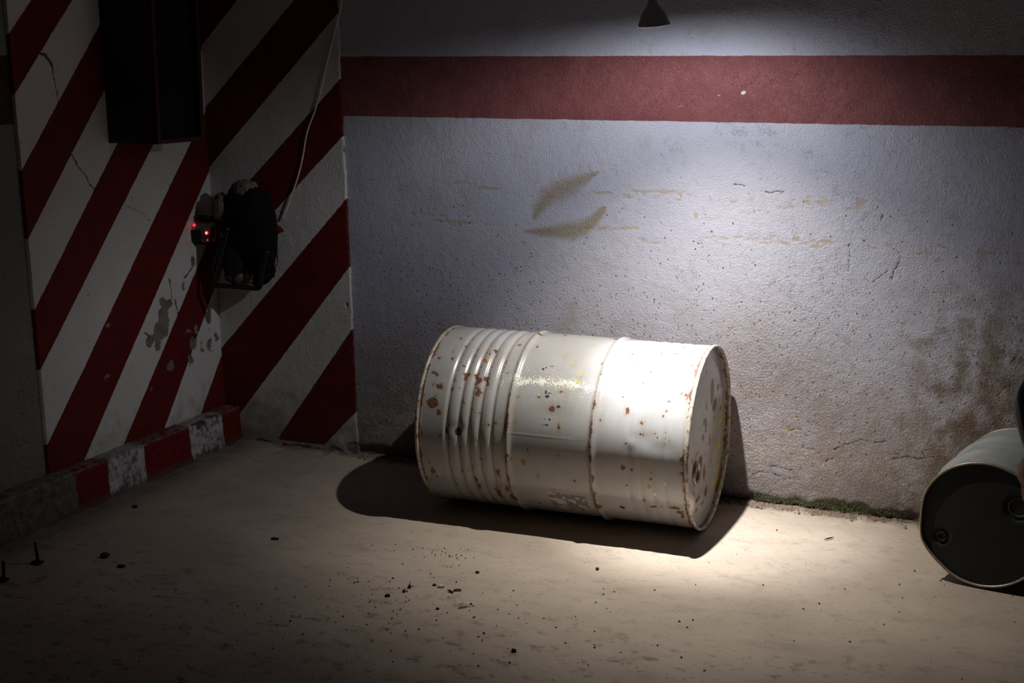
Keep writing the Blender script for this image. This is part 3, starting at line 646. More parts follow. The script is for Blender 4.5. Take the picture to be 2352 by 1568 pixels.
# local x runs from the visible end (x = 0) towards the wall
def d2_dent(t):
    # flattened where the rim was knocked in (its left side as seen from the open floor)
    return -0.0065 * np.exp(-(((t - math.radians(-88) + np.pi) % (2 * np.pi) - np.pi) / 0.33) ** 2) - 0.004 * np.exp(-(((t - math.radians(-140) + np.pi) % (2 * np.pi) - np.pi) / 0.25) ** 2) + 0.002 * np.exp(-(((t - math.radians(-112) + np.pi) % (2 * np.pi) - np.pi) / 0.15) ** 2)
def d2_paint():
    m = M('small_drum_grey_paint'); mid = m.noise(18, 5, 0.6); fine = m.noise(120, 3)
    c = m.mix(m.step(mid, 0.3, 0.7), (0.20, 0.215, 0.22), (0.27, 0.285, 0.285)); c = m.mix(m.mul(m.step(m.noise(7, 6, .7), .56, .7), .4), c, (0.22, 0.17, 0.12))
    return m.done(c, 0.36, 0.5, 0.0, m.bump(fine, 0.1, 0.001))
D2P = d2_paint()
def build_d2():
    nu, nt = 90, 220
    U = np.linspace(0.003, D2_L - 0.003, nu); T = np.linspace(-np.pi, np.pi, nt, endpoint=False); u, t = np.meshgrid(U, T, indexing='ij')
    r = D2_R - 0.004 + 0.011 * np.exp(-((u - 0.13) / 0.012) ** 2) + 0.010 * np.exp(-((u - 0.29) / 0.012) ** 2) + fbm(u * 1, t * D2_R, 4, 3, 700) * 0.003
    r = r + d2_dent(t) * np.exp(-u / 0.05) - 0.0022 * np.exp(-((u - 0.07) / 0.03) ** 2)
    V = np.stack([u, -r * np.sin(t), r * np.cos(t)], -1).reshape(-1, 3)
    obj('body', np_mesh('small_drum_body', V, grid_quads(nu, nt, True)), D2P, D2)
    ring('rim', D2_R - 0.0035, 0.0038, 0.003, simple('small_drum_rim_steel', (0.30, 0.25, 0.19), 0.4, 0.5, 0.4, 0.5, 90, 0.2), D2, 0.001, 4, 1.3, d2_dent)
    ring('rim', D2_R - 0.0035, 0.0038, D2_L - 0.003, bpy.data.materials['small_drum_rim_steel'], D2, 0.001, 5, 1.3)
    def d2_yz(px, py):
        a = math.pi / 2 - D2_AZ; R3 = np.array([[math.cos(a), -math.sin(a), 0], [math.sin(a), math.cos(a), 0], [0, 0, 1]])
        o = R3.T @ (CAM - np.array([2.850, -0.503, D2_R])); d = R3.T @ ray(px, py); tt = -o[0] / d[0]; P = o + tt * d; return P[1], P[2]
    a, b = d2_yz(2160, 1236), d2_yz(2338, 1171)
    hm = simple('small_drum_shaded_end', (0.018, 0.019, 0.019), 0.55, 0.25, 0, 0.25, 20, 0.1)  # drum grey darkened: shade on the end facing away is put into the colour
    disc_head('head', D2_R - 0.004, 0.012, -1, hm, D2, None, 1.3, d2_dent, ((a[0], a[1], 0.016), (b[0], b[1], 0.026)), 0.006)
    disc_head('bottom', D2_R - 0.004, D2_L - 0.012, 1, hm, D2, None, 0.9, None, (), 0.02)
    bung(D2, a[0], a[1], 0.012, 0.0195, simple('small_drum_flange_paint', (0.03, 0.031, 0.031), 0.6, 0.3), DARK_STEEL, -1.0); bung(D2, b[0], b[1], 0.027, 0.0215, simple('small_drum_bung_steel', (0.030, 0.031, 0.031), 0.5, 0.3, 0.0, 0.3, 50), hm, -1.0)
build_d2()

# ================================================================== LAMP
def build_lamp():
    base = empty('hanging_lamp', LAMP, 'small grey bell shaped spot lamp hanging above the drum', 'lamp')
    q = (-LAMP_AXIS).to_track_quat('Z', 'Y').to_matrix().to_4x4()
    m = M('grey_lamp_enamel'); nz = m.noise(40, 3)
    en = m.done(m.mix(nz, (0.62, 0.62, 0.63), (0.68, 0.68, 0.69)), 0.35, 0.5)
    white_in = simple('lamp_reflector_white', (0.75, 0.75, 0.74), 0.35, 0.5, 0, 0.03)
    R = 0.0455
    lm_ = M('translucent_white_lip'); tr = lm_.n('ShaderNodeBsdfTranslucent'); tr.inputs[0].default_value = (0.8, 0.8, 0.8, 1)  # translucency added so the lit rim edge glows as a bright line
    mxn = lm_.n('ShaderNodeMixShader'); mxn.inputs[0].default_value = 0.5; lip_mat = lm_.done((0.75, 0.75, 0.75), 0.4, 0.3)
    lm_.t.links.new(lm_.b.outputs[0], mxn.inputs[1]); lm_.t.links.new(tr.outputs[0], mxn.inputs[2]); lm_.t.links.new(mxn.outputs[0], lm_.t.nodes['Material Output'].inputs[0])
    outer = [(0.0115, 0.150), (0.0118, 0.068), (0.0130, 0.060), (0.0170, 0.053), (0.0235, 0.047), (0.031, 0.037), (0.037, 0.025), (0.0415, 0.012), (R - 0.0005, 0.0015)]
    lip = [(R + 0.0008, 0.0), (R + 0.0006, -0.0022), (R - 0.0008, -0.0028), (R - 0.0025, -0.0015)]
    inner = [(0.0400, 0.012), (0.0355, 0.024), (0.0295, 0.035), (0.022, 0.044), (0.012, 0.049), (0.0005, 0.050)]
    sh = obj('lamp_shade', lathe_mesh('lamp_shade', outer, 56), en, base); sh.matrix_local = q
    il = obj('reflector', lathe_mesh('reflector', [(R - 0.0028, 0.0008)] + inner, 56), white_in, sh)
    ll = obj('shade_lip', lathe_mesh('shade_lip', [(R - 0.0005, 0.0015)] + lip + [(R - 0.0028, 0.0008)], 56), lip_mat, sh)
    sl = bmesh.new()
    for k in range(4):
        a = k * math.pi / 2 + 0.5; box_bm(sl, (0.0117 * math.cos(a), 0.0117 * math.sin(a), 0.078), (0.0016, 0.0085, 0.005), 0.0004, None)
    obj('vent_slots', bm_mesh('vent_slots', sl), DARK_STEEL, sh)
    # LED bulb inside the shade
    bl = obj('bulb', lathe_mesh('bulb', [(0.009, 0.048), (0.011, 0.042), (0.018, 0.030), (0.0225, 0.024), (0.0225, 0.0215), (0.0005, 0.0215)], 40), simple('bulb_body_white', (0.7, 0.7, 0.7), 0.4, 0.5), sh)
    g = M('lit_led_lens'); g.done((0.8, 0.8, 0.8), 0.3, 0.5, Emission_Color=(0.92, 0.95, 1.0, 1), Emission_Strength=9.0)
    ln = obj('led_lens', lathe_mesh('led_lens', [(0.020, 0.0213), (0.012, 0.0208), (0.0005, 0.0206)], 32), g.m, bl)
    # stem and cord up to the ceiling hook
    top = LAMP + np.array((-LAMP_AXIS) * 0.150)
    P = [top, top + np.array((-LAMP_AXIS) * 0.04)] + [np.array([top[0] - 0.045, top[1] - 0.055, 1.86]), np.array([top[0] - 0.03, top[1] - 0.05, 2.1]), np.array([top[0] - 0.02, top[1] - 0.04, 2.40]), np.array([top[0] - 0.02, top[1] - 0.04, 2.60])]
    P = [Vector(a - LAMP) for a in P]
    tube('stem', catmull(P, 8), 0.0075, en, base, 10)
    bm = bmesh.new(); bmesh.ops.create_cone(bm, cap_ends=True, segments=28, radius1=0.045, radius2=0.030, depth=0.035)
    cp = obj('ceiling_cup', bm_mesh('ceiling_cup', bm), en, base); cp.location = P[-1] + Vector((0, 0, -0.012)); cp.rotation_euler = (math.pi, 0, 0)
    # the light the bulb gives: tight beam, softer warm collar, wide spill held back by the shade
    def spot(name, energy, size, blend, col, aim, off, rad):
        l = bpy.data.lights.new(name, 'SPOT'); l.energy = energy; l.spot_size = math.radians(size); l.spot_blend = blend; l.color = col; l.shadow_soft_size = rad
        o = bpy.data.objects.new(name, l); COL.objects.link(o); o.parent = base
        o.location = -LAMP_AXIS * off; o.rotation_euler = (-Vector(aim)).to_track_quat('Z', 'Y').to_euler()
    aim = Vector(BEAM_TO - LAMP).normalized()
    spot('beam_light', P_HOT, 42, 1.0, (0.97, 0.98, 1.0), aim, 0.0190, 0.012)
    spot('collar_light', P_MID, 100, 1.0, (1.0, 0.93, 0.82), aim, 0.0190, 0.012)
    spot('spill_light', P_SPILL, 158, 0.70, (0.95, 0.96, 1.0), Vector((-0.30, 0.85, -1.0)), 0.0070, 0.009)
build_lamp()

# ================================================================== STEEL DUCT IN THE CORNER
def build_duct():
    y0, y1, x1, zb, zt = -0.575, -0.320, 0.186, 1.178, 2.60
    d = empty('cable_duct', (0.08, -0.45, zb), 'dark red black steel cable duct hanging down in the striped corner', 'duct')
    redm = simple('dark_red_duct_paint', (0.055, 0.006, 0.006), 0.5, 0.4, 0, 0.3, 20, 0.1); blk = simple('black_duct_inside', (0.006, 0.005, 0.005), 0.7, 0.2, 0, 0.3, 20)
    o = Vector((0.08, -0.45, zb))
    def part(name, a, b, mat, bev=0.002):
        bm = bmesh.new(); a, b = Vector(a), Vector(b); box_bm(bm, (a + b) / 2 - o, b - a, bev); return obj(name, bm_mesh(name, bm), mat, d)
    xw = -0.03
    part('front_plate', (xw, y0, zb), (x1 - 0.010, y0 + 0.004, zt), simple('duct_front_paint', (0.020, 0.005, 0.005), 0.45, 0.4, 0, 0.3, 12, 0.15))
    part('back_plate', (xw, y1 - 0.004, zb + .004), (x1 - 0.004, y1, zt), redm)
    part('inner_plate', (x1 - 0.030, y0 + 0.0045, zb + 0.012), (x1 - 0.026, y1 - 0.0045, zt), blk)
    part('corner_flange', (x1 - 0.0095, y0 - 0.002, zb), (x1, y0 + 0.012, zt), redm)
    part('edge_flange', (x1 - 0.0095, y1 - 0.016, zb), (x1, y1 + 0.002, zt), redm)
    part('bottom_flange', (x1 - 0.0095, y0 + 0.0125, zb), (x1, y1 - 0.0165, zb + 0.016), redm)
    part('bottom_plate', (xw, y0 + 0.0045, zb + 0.0005), (x1 - 0.031, y1 - 0.0045, zb + 0.005), redm)
build_duct()

# ================================================================== BUNDLE ON A TUBE FRAME, ACTION CAMERA, CABLE
def PB(px, py, y): 
    P = hit(px, py, 1, y); return Vector(P)
def build_bundle():
    o = PB(545, 640, -0.10)
    b = empty('hanging_bundle', o, 'black lumpy padded bundle in a glossy tube frame hanging in corner', 'bundle')
    blk = simple('black_cloth', (0.006, 0.006, 0.0065), 0.85, 0.15, 0, 0.4, 80, 0.5); tan = simple('dusty_tan_foam', (0.20, 0.175, 0.14), 0.9, 0.1, 0, 0.35, 45, 0.9)
    gl = M('glossy_black_tube').done((0.006, 0.006, 0.007), 0.12, 0.6)
    gr = simple('dark_green_cloth', (0.018, 0.024, 0.020), 0.85, 0.15, 0, 0.4, 60, 0.6)
    def lump(name, px, py, y, size, mat, seed, rough=.18, freq=2.2, rz=0.0):
        c = PB(px, py, y) - o; l = obj(name, lump_mesh(name, size, seed, rough, 4, freq), mat, b); l.location = c; l.rotation_euler = (0, rz, math.radians(8)); return l
    lump('padding', 580, 530, -0.10, (0.098, 0.055, 0.175), blk, 3, .13, 1.8, -0.10)
    lump('padding', 556, 470, -0.095, (0.066, 0.048, 0.082), blk, 5, .16, 2.2, 0.15)
    lump('padding', 590, 618, -0.085, (0.068, 0.040, 0.062), blk, 8, .16, 2.0, 0.25)
    lump('cloth_flap', 543, 590, -0.125, (0.050, 0.022, 0.110), gr, 11, .10, 1.6, 0.10)
    lump('foam_lining', 563, 434, -0.105, (0.046, 0.035, 0.036), tan, 13, .2, 3, 0)
    lump('foam_lining', 508, 474, -0.115, (0.032, 0.030, 0.050), tan, 17, .2, 3, 0.1)
    lump('foam_lining', 552, 634, -0.115, (0.066, 0.026, 0.034), tan, 19, .2, 3, 0.05)
    lump('foam_lining', 629, 575, -0.060, (0.018, 0.020, 0.030), tan, 23, .2, 3, 0.05)
    rd = simple('red_cloth_tip', (0.15, 0.012, 0.012), 0.8, 0.2, 0, 0.2)
    bm = bmesh.new(); tube_bm(bm, [PB(630, 528, -0.07) - o, PB(640, 527, -0.075) - o, PB(652, 530, -0.08) - o], [0.022, 0.015, 0.003], 8); obj('red_tip', bm_mesh('red_tip', bm, True), rd, b)
    tube('red_thread', catmull([PB(634, 575, -0.03) - o, PB(637, 590, -0.025) - o, PB(636, 605, -0.025) - o, PB(633, 612, -0.025) - o], 5), 0.0022, rd, b, 6)
    yF = -0.155
    P = [PB(524, 520, yF), PB(512, 575, yF), PB(500, 630, yF), PB(494, 646, yF), PB(497, 655, yF), PB(508, 657, yF), PB(545, 659, yF), PB(583, 662, yF), PB(594, 660, yF), PB(599, 650, yF), PB(606, 615, yF), PB(613, 575, yF)]
    tube('tube_frame', catmull([p - o for p in P], 6), 0.0095, gl, b, 12)
    P = [PB(524, 520, yF), PB(518, 548, yF), PB(507, 590, yF), PB(496, 632, yF)]
    tube('side_bar', catmull([p - o + Vector((-0.022, 0.012, 0)) for p in P], 6), 0.0085, gl, b, 12)
    tube('wall_hook', catmull([PB(560, 470, -0.09) - o, PB(560, 462, -0.05) - o, PB(560, 455, -0.008) - o], 4), 0.006, DARK_STEEL, b, 8)
build_bundle()

def build_action_camera():
    c = PB(467, 533, -0.115)
    a = empty('action_camera', c, 'small action camera in clear case with glowing red lamps hung on wire', 'camera', rot=(0, 0, math.radians(14)))
    blk = simple('camera_black_plastic', (0.010, 0.010, 0.011), 0.4, 0.4, 0, 0.2); grey = simple('camera_grey_plastic', (0.07, 0.06, 0.065), 0.4, 0.4, 0, 0.2)
    cl = M('clear_case_plastic'); cl.done((0.85, 0.80, 0.80), 0.08, 0.5, Transmission_Weight=0.92, IOR=1.2); clear = cl.m
    led = M('red_lamp_glow').done((0.8, 0.05, 0.05), 0.4, 0.4, Emission_Color=(1.0, 0.02, 0.05, 1), Emission_Strength=2.2)
    hot = M('red_lamp_core').done((0.9, 0.3, 0.3), 0.4, 0.4, Emission_Color=(1.0, 0.45, 0.45, 1), Emission_Strength=3.0)
    def bx(name, cc, s, mat, bev=0.002, par=a, rot=None):
        bm = bmesh.new(); box_bm(bm, cc, s, bev, rot); return obj(name, bm_mesh(name, bm), mat, par)
    bx('camera_body', (0.002, 0.004, 0), (0.060, 0.024, 0.046), grey, 0.004)
    bx('case', (0, 0, 0.0), (0.084, 0.044, 0.072), clear, 0.006)
    bx('rubber_door', (-0.022, -0.0255, -0.012), (0.042, 0.006, 0.046), blk, 0.004)
    bx('case_foot', (-0.006, -0.002, -0.041), (0.054, 0.034, 0.009), blk, 0.003)
    l = bx('latch', (0.004, 0.0, 0.046), (0.060, 0.020, 0.016), blk, 0.004); bx('latch_plate', (-0.006, 0.0, 0.0605), (0.036, 0.024, 0.008), blk, 0.002, l)
    bx('latch_hook', (0.036, 0.0, 0.050), (0.014, 0.018, 0.022), blk, 0.003, l)
    def dome(name, cc, r, mat):
        bm = bmesh.new(); bmesh.ops.create_icosphere(bm, subdivisions=2, radius=r); bmesh.ops.scale(bm, vec=(1, .5, 1.1), verts=bm.verts); o = obj(name, bm_mesh(name, bm, True), mat, a); o.location = cc; return o
    dome('status_lamp', (0.0215, -0.0228, 0.000), 0.0062, led); h = dome('lamp_core', (0.0215, -0.0258, 0.001), 0.0026, hot); h.scale = (1, 1, 1.5)
    bx('signal_lamp', (-0.025, -0.0235, 0.029), (0.010, 0.003, 0.009), led, 0.001, a, Matrix.Rotation(0.6, 3, 'Y'))
    dome('small_lamp', (0.024, -0.0226, -0.026), 0.0026, led)
    arm = [Vector((0.044, 0.008, 0.012)), Vector((0.058, 0.015, 0.010)), Vector((0.085, 0.030, 0.005))]
    tube('side_arm', arm, 0.009, blk, a, 10)
    # twisted wire up to the plaster
    w = [PB(463, 503, -0.112), PB(455, 497, -0.108), PB(452, 491, -0.104), PB(456, 484, -0.098), PB(452, 477, -0.09), PB(449, 470, -0.085), PB(445, 463, -0.075)]
    R = Matrix.Rotation(-math.radians(14), 3, 'Z'); wm = simple('rusty_wire', (0.045, 0.028, 0.022), 0.6, 0.4, 0.5, 0.3)
    end = Vector(hit(444, 462, 0, -LEAN * 0.93 + 0.008))
    tube('hanging_wire', catmull([R @ (p - c) for p in w] + [R @ (end - c)], 5), 0.0019, wm, a, 6)
    lp = [R @ (PB(px, py, -0.112) - c) for px, py in ((459, 501), (463, 497), (469, 496), (474, 498), (477, 501))]
    tube('wire_loop', catmull(lp, 5), 0.0016, wm, a, 6)
build_action_camera()

def build_cable():
    pts = [(785, 0), (779, 32), (766, 85), (752, 140), (743, 180), (733, 222), (722, 258), (709, 292), (702, 320), (697, 352), (690, 385), (680, 420), (668, 452), (658, 480), (650, 503)]
    P = [Vector((*on_back(812, -150)[:1], -0.022, on_back(812, -150)[1]))] + [PB(px, py, -0.020) for px, py in pts]
    P = [Vector((0.585, -0.022, 2.605))] + P
    m = simple('dirty_white_cable_sheath', (0.78, 0.70, 0.63), 0.5, 0.4, 0, 0.15)
    t = tube('power_cable', catmull(P, 6), 0.0030, m, None, 8)
    tag(t, 'thin dirty white cable sagging down over the red and white stripes', 'cable')
build_cable()

# ================================================================== PERSON AT THE EDGE (squatting beside the small drum)
def build_person():
    skin = simple('person_skin', (0.16, 0.085, 0.065), 0.6, 0.2, 0, 0.1, 40); coat = simple('black_shiny_jacket', (0.008, 0.008, 0.009), 0.28, 0.5, 0, 0.3, 30, 0.5)
    trous = simple('dark_trousers', (0.012, 0.012, 0.015), 0.8, 0.2, 0, 0.3, 60, 0.3); shoe = simple('black_shoe_leather', (0.01, 0.009, 0.009), 0.4, 0.4); hairm = simple('dark_hair', (0.015, 0.011, 0.009), 0.6, 0.3)
    X0, Y0 = 3.262, -0.62
    def V(x, y, z): return Vector((X0 + x, Y0 + y, z))
    EL = V(-0.318, -0.050, 0.605); ERr = V(0.30, -0.10, 0.55)
    WR = V(-0.282, -0.140, 0.475); WL = V(0.10, -0.30, 0.42)
    J = {'pel': (V(0, 0.10, 0.30), .135), 'wai': (V(0, 0.05, 0.47), .125), 'che': (V(0, -0.03, 0.66), .14), 'nec': (V(0, -0.09, 0.80), .058), 'hea': (V(0, -0.125, 0.87), .055),
         'shR': (V(-0.185, -0.02, 0.745), .072), 'elR': (EL, .050), 'wrR': (WR, .031), 'shL': (V(0.185, -0.02, 0.745), .072), 'elL': (ERr, .050), 'wrL': (WL, .031),
         'hiR': (V(-0.11, 0.06, 0.28), .105), 'knR': (V(-0.20, -0.30, 0.46), .068), 'anR': (V(-0.15, -0.10, 0.085), .046), 'hiL': (V(0.11, 0.06, 0.28), .105), 'knL': (V(0.20, -0.30, 0.46), .068), 'anL': (V(0.15, -0.10, 0.085), .046)}
    E = [('pel', 'wai'), ('wai', 'che'), ('che', 'nec'), ('nec', 'hea'), ('che', 'shR'), ('shR', 'elR'), ('elR', 'wrR'), ('che', 'shL'), ('shL', 'elL'), ('elL', 'wrL'), ('pel', 'hiR'), ('hiR', 'knR'), ('knR', 'anR'), ('pel', 'hiL'), ('hiL', 'knL'), ('knL', 'anL')]
    def skinned(name, verts, edges, radii, root=0, lev=2):
        me = bpy.data.meshes.new(name); me.from_pydata([tuple(v) for v in verts], edges, []); o = bpy.data.objects.new(name, me); COL.objects.link(o)
        s = o.modifiers.new('skin', 'SKIN'); s.use_smooth_shade = True
        for i, r in enumerate(radii): me.skin_vertices[0].data[i].radius = (r, r); me.skin_vertices[0].data[i].use_root = (i == root)
        u = o.modifiers.new('sub', 'SUBSURF'); u.levels = lev; u.render_levels = lev
        dg = bpy.context.evaluated_depsgraph_get(); out = bpy.data.meshes.new_from_object(o.evaluated_get(dg)); bpy.data.objects.remove(o); smooth(out); return out
    keys = list(J); me = skinned('person', [J[k][0] for k in keys], [(keys.index(a), keys.index(b)) for a, b in E], [J[k][1] for k in keys])
    root = empty('person', (X0, Y0, 0), 'person in black shiny jacket crouching beside the small grey drum', 'person')
    off = Matrix.Translation(Vector((-X0, -Y0, 0)))
    def add(name, mesh, mat, par=root):
        mesh.transform(off); return obj(name, mesh, mat, par)
    me.materials.clear(); me.materials.append(coat); me.materials.append(trous); me.materials.append(skin)
    for p in me.polygons:
        c = p.center; low = c.z < 0.36 or (c.y < Y0 - 0.02 and c.z < 0.50 and abs(c.x - X0) < 0.27 and abs(c.x - X0) > 0.06 and (c - WR).length > 0.12 and (c - EL).length > 0.13 and (c - ERr).length > .13)
        p.material_index = 2 if c.z > 0.805 else (1 if low and (c - WR).length > 0.07 else 0)
    add('body', me, coat)
    # hands: palm and five fingers as skinned chains
    for nm, w, dirv, side in (('hand', WR, Vector((-0.16, -0.15, -1)).normalized(), 1), ('hand', WL, Vector((-0.5, -0.5, -0.7)).normalized(), -1)):
        fwd = dirv; acr = fwd.cross(Vector((0.9, 0.3, 0))).normalized() * side; nrm = acr.cross(fwd).normalized()
        vs_ = [w - fwd * 0.01, w + fwd * 0.035, w + fwd * 0.075]; ra = [.028, .034, .036]; ed = [(0, 1), (1, 2)]
        for k, (a, ln) in enumerate(((-0.030, .065), (-0.010, .074), (0.010, .070), (0.029, .055))):
            b = len(vs_); st = w + fwd * 0.085 + acr * a
            vs_ += [st, st + fwd * ln * .45 + nrm * .006, st + fwd * ln * .75 + nrm * .018, st + fwd * ln * .92 + nrm * .034]; ra += [.010, .009, .0085, .0075]; ed += [(2, b), (b, b + 1), (b + 1, b + 2), (b + 2, b + 3)]
        b = len(vs_); st = w + fwd * 0.035 - acr * 0.036; vs_ += [st, st + fwd * .028 - acr * .016 + nrm * .006, st + fwd * .052 - acr * .018 + nrm * .016]; ra += [.012, .0105, .009]; ed += [(1, b), (b, b + 1), (b + 1, b + 2)]
        add(nm, skinned(nm, vs_, ed, ra), skin)
    # head
    hc = V(0, -0.155, 0.955)
    bm = bmesh.new(); bmesh.ops.create_uvsphere(bm, u_segments=32, v_segments=24, radius=1)
    for v in bm.verts:
        x, y, z = v.co; fx = 0.077 * (1 - 0.22 * max(0, -z)); fy = 0.098
        n = Vector((x * fx, y * fy, z * 0.118))
        if y < -0.2:
            n.y -= 0.020 * math.exp(-(x / .16) ** 2 - ((z + .12) / .20) ** 2)                                  # nose
            n.y += 0.010 * (math.exp(-((abs(x) - .36) / .15) ** 2 - ((z - .05) / .12) ** 2))                    # eye sockets
            n.y -= 0.005 * math.exp(-(x / .28) ** 2 - ((z + .52) / .08) ** 2); n.y -= 0.006 * math.exp(-(x / .25) ** 2 - ((z + .85) / .15) ** 2)
        v.co = n
    mh = bm_mesh('head', bm, True); mh.transform(Matrix.Translation(hc)); hd = add('head', mh, skin)
    for s in (-1, 1):
        e = lump_mesh('ear', (0.010, 0.020, 0.030), 3, 0.1, 2); e.transform(Matrix.Translation(hc + Vector((s * 0.078, 0.005, 0)))); add('ear', e, skin, hd)
        bm = bmesh.new(); bmesh.ops.create_icosphere(bm, subdivisions=2, radius=0.0125); e = bm_mesh('eye', bm, True); e.transform(Matrix.Translation(hc + Vector((s * 0.028, -0.080, 0.006)))); add('eye', e, simple('eye_white', (0.6, 0.58, 0.55), 0.3), hd)
    bm = bmesh.new(); bmesh.ops.create_uvsphere(bm, u_segments=28, v_segments=18, radius=1)
    bmesh.ops.delete(bm, geom=[v for v in bm.verts if v.co.z < -0.35 or (v.co.y < -0.45 and v.co.z < 0.42)], context='VERTS')
    for v in bm.verts: v.co = Vector((v.co.x * 0.084, v.co.y * 0.106, v.co.z * 0.127))
    hm = bm_mesh('hair', bm, True); hm.transform(Matrix.Translation(hc + Vector((0, 0.006, 0.004)))); add('hair', hm, hairm)
    for s in (-1, 1):
        bm = bmesh.new(); bmesh.ops.create_uvsphere(bm, u_segments=20, v_segments=12, radius=1)
        for v in bm.verts:
            z = max(v.co.z, -0.55); v.co = Vector((v.co.x * .048, v.co.y * .135, (z + .55) * .058 * (1.0 + 0.35 * max(0, v.co.y))))
        sm = bm_mesh('shoe', bm, True); sm.transform(Matrix.Translation(V(s * 0.16, -0.165, 0.0005))); add('shoe', sm, shoe)
build_person()

# ================================================================== SMALL THINGS ON THE FLOOR
def at_floor(px, py, z=0.0):
    a = on_floor(px, py); return Vector((a[0], a[1], z))
dk = simple('dark_pebble_stone', (0.035, 0.03, 0.027), 0.8, 0.2, 0, 0.4, 120); wh = simple('pale_plaster_chip', (0.62, 0.58, 0.52), 0.7, 0.2, 0, 0.1, 90); br = simple('brown_pottery_shard', (0.16, 0.055, 0.03), 0.6, 0.3, 0, 0.2, 90); wood = simple('dark_wood_sliver', (0.03, 0.02, 0.015), 0.7, 0.2, 0, 0.3, 80)
def stone(name, px, py, s, mat, label, cat, seed, rz=0.0, group=None, z=None):
    o = obj(name, lump_mesh(name, s, seed, 0.35, 2, 1.6), mat); p = at_floor(px, py); o.location = (p.x, p.y, s[2] * 0.62 - 0.002 if z is None else z); o.rotation_euler = (0, 0, rz)
    tag(o, label, cat, group); return o
stone('pebble', 941, 1348, (.0055, .007, .007), dk, 'dark oval pebble on the floor between straw and plaster chip', 'pebble', 2, .4)
stone('pebble', 928, 1358, (.0035, .006, .005), dk, 'small dark pebble close beside the dark oval pebble', 'pebble', 5, .8)
stone('pebble', 890, 1368, (.008, .006, .005), dk, 'flat dark pebble near the dry straw on the floor', 'pebble', 7, .2)
stone('pebble', 998, 1343, (.006, .005, .0035), dk, 'black pebble just beside the pale plaster chip', 'pebble', 9)
stone('plaster_chip', 1014, 1347, (.011, .006, .005), wh, 'pale plaster chip lying on the floor', 'chip', 4, .5)
stone('pottery_shard', 1051, 1355, (.012, .006, .0045), br, 'reddish brown shard lying on the floor', 'shard', 6, .6)
stone('pebble', 241, 1277, (.014, .012, .009), dk, 'dark lump on the shadowed floor near the steel pins', 'pebble', 8)
stone('pebble', 279, 1300, (.013, .008, .005), dk, 'flat dark flake on the shadowed floor near the curb', 'pebble', 12, .3)
stone('pebble', 1005, 1398, (.005, .004, .004), dk, 'tiny dark pebble beside the glass tube on the floor', 'pebble', 14)
stone('pebble', 632, 1237, (.015, .007, .004), dk, 'flat dark flake in front of the striped corner', 'pebble', 16, .2)
stone('pebble', 1372, 1307, (.005, .005, .005), dk, 'small dark pebble in the warm light before the drum', 'pebble', 18)
stone('pebble', 1097, 1314, (.006, .005, .004), dk, 'small dark pebble beyond the brown shard', 'pebble', 20)
stone('pebble', 310, 1164, (.010, .007, .006), dk, 'dark crumb lying at the foot of the curb', 'pebble', 22)
stone('pebble', 1180, 1494, (.007, .006, .005), dk, 'round dark pebble on the open floor before everything else', 'pebble', 24)
def sliver(name, a, b, r, mat, label, cat):
    A, B = at_floor(*a, r), at_floor(*b, r * 1.0); c = (A + B) / 2
    bm = bmesh.new(); tube_bm(bm, [A - c, (A - c) * .4 + Vector((0, .001, .001)), (B - c) * .5, B - c], [r * .4, r, r * .9, r * .3], 6)
    o = obj(name, bm_mesh(name, bm), mat); o.location = (c.x, c.y, r * 0.6); tag(o, label, cat)
sliver('wood_sliver', (1028, 1356), (1042, 1362), .0028, wood, 'black wood sliver beside the brown shard', 'sliver')
sliver('dry_straw', (862, 1355), (876, 1343), .0012, simple('pale_straw', (0.5, 0.42, 0.3), 0.6), 'thin pale dry straw lying on the floor', 'straw')
sliver('twig', (1893, 1240), (1915, 1234), .0022, wood, 'short dark twig on the lit floor near small drum', 'twig')
sliver('wood_sliver', (850, 1181), (846, 1183), .002, wood, 'tiny dark sliver at the edge of the drum shadow', 'sliver')
def build_glass_tube():
    A, B = at_floor(1055, 1395), at_floor(1082, 1391); c = (A + B) / 2; L = (B - A).length
    g = M('clear_glass'); g.done((0.9, 0.9, 0.9), 0.05, 0.5, Transmission_Weight=0.9, IOR=1.35)
    e = empty('glass_ampoule', (c.x, c.y, 0.0055), 'small clear glass tube lying on the floor', 'glass tube', rot=(0, 0, math.atan2(B.y - A.y, B.x - A.x)))
    o = obj('tube', lathe_mesh('ampoule', [(0.0005, -L / 2), (.005, -L / 2), (.0055, -L / 2 + .001), (.0055, L * .18), (.004, L * .26), (.0022, L * .32), (.002, L / 2 - .003), (0.0005, L / 2 - .002)], 20), g.m, e); o.rotation_euler = (0, math.pi / 2, 0)
    bm = bmesh.new(); bmesh.ops.create_icosphere(bm, subdivisions=2, radius=.0034); p = obj('tip', bm_mesh('tip', bm, True), dk, e); p.location = (L / 2, 0, 0)
build_glass_tube()
pm = simple('dark_rusty_pin_steel', (0.03, 0.022, 0.018), 0.6, 0.4, 0.4, 0.3, 90)
for i, (bx_, by_, h, tilt, lab) in enumerate(((88, 1292, 0.062, -0.10, 'thin rusty steel pin standing on a small floor plate'), (8, 1332, 0.058, 0.10, 'thin rusty steel pin standing nearer the open floor side'))):
    p = at_floor(bx_, by_); e = empty('steel_pin', (p.x, p.y, 0.0), lab, 'pin', 'steel pins fixed in the floor')
    bm = bmesh.new(); tube_bm(bm, [(0, 0, 0), (tilt * h * .5, 0, h * .5), (tilt * h, 0, h)], [0.005, 0.0045, 0.004], 8); obj('shaft', bm_mesh('pin_shaft', bm, True), pm, e)
    bm = bmesh.new(); box_bm(bm, (-0.003, 0, 0.002), (0.032, 0.024, 0.005), 0.001); obj('foot_plate', bm_mesh('foot_plate', bm), pm, e)

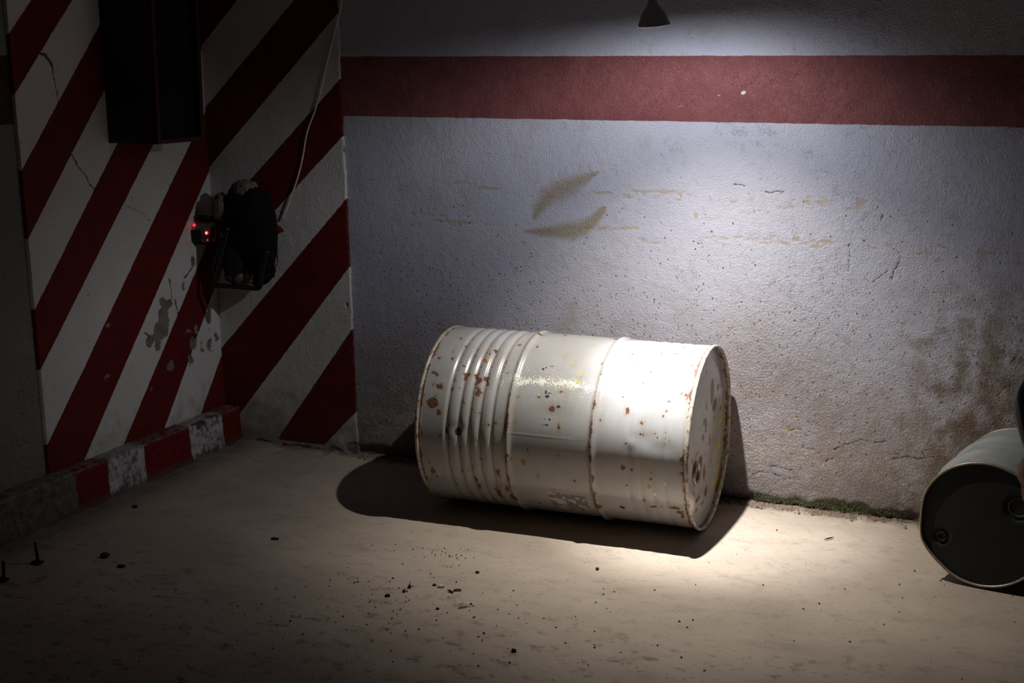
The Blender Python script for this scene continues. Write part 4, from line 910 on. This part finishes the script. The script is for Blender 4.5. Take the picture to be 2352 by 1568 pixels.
# ------------------------------------------------------------------ uncountable bits: grit, crumbs, moss
def scatter(name, pts, size, mat, label, cat, seed, tall=1.0):
    rs = np.random.RandomState(seed); n = len(pts)
    base = np.array([(1, 0, -.3), (-.5, .87, -.3), (-.5, -.87, -.3), (0, 0, 1.0)]); F = np.array([(0, 1, 3), (1, 2, 3), (2, 0, 3), (0, 2, 1)])
    Vv = np.zeros((n, 4, 3)); s = size[0] + (size[1] - size[0]) * rs.rand(n) ** 3; a = rs.rand(n) * 6.28
    for k in range(4):
        x, y, z = base[k]; j = 1 + 0.5 * (rs.rand(n) - .5)
        Vv[:, k, 0] = pts[:, 0] + s * j * (x * np.cos(a) - y * np.sin(a)); Vv[:, k, 1] = pts[:, 1] + s * j * (x * np.sin(a) + y * np.cos(a)); Vv[:, k, 2] = pts[:, 2] + s * z * tall * j
    Q = (F[None] + 4 * np.arange(n)[:, None, None]).reshape(-1, 3)
    o = obj(name, np_mesh(name, Vv.reshape(-1, 3), Q, None, False), mat); tag(o, label, cat, kind='stuff')
rs = np.random.RandomState(11)
P = []
for (px, py, sx, sy, n) in ((1030, 1275, 35, 14, 70), (900, 1345, 60, 25, 60), (960, 1260, 60, 20, 40), (850, 1390, 150, 40, 120), (1000, 1420, 250, 60, 120), (500, 1440, 250, 60, 120), (1500, 1450, 400, 60, 160), (2000, 1320, 200, 60, 80), (1300, 1350, 300, 50, 60)):
    for _ in range(n):
        a = on_floor(px + rs.normal() * sx, min(1600, py + rs.normal() * sy))
        if a[1] < -0.2: P.append((a[0], a[1], 0.0))
scatter('floor_grit', np.array(P), (0.0006, 0.0045), simple('grit_dark_brown', (0.06, 0.047, 0.038), 0.9, 0.1, 0, 0.5, 60), 'scattered dark grit on the concrete floor', 'grit', 21, 0.6)
n = 6500; xs = rs.uniform(0.62, 2.95, n)
P = np.stack([xs, -np.minimum(np.abs(rs.normal(0, 0.020, n)), 0.12) - 0.002, np.zeros(n) + 0.002], -1)
scatter('wall_crumbs', P, (0.0012, 0.0085), simple('mortar_crumbs', (0.25, 0.19, 0.145), 0.9, 0.1, 0, 0.5, 60), 'crumbled mortar along the foot of the back wall', 'crumbs', 22, 0.8)
n = 3600; xs = 2.10 + 0.50 * rs.beta(1.2, 1.5, n); hh = np.abs(rs.normal(0, 0.017, n)) * (0.5 + 0.8 * np.abs(np.sin(xs * 23 + 1))) + 0.010 * np.sin(xs * 61) ** 2 * rs.rand(n) + 0.002
P = np.stack([xs, 0.004 - 0.012 * np.exp(-hh / 0.02) * rs.rand(n), hh + 0.006], -1)
scatter('moss', P, (0.0009, 0.0026), simple('green_moss', (0.105, 0.108, 0.052), 0.9, 0.1, 0, 0.6, 70), 'green moss growing along the foot of the back wall', 'moss', 23, 1.3)
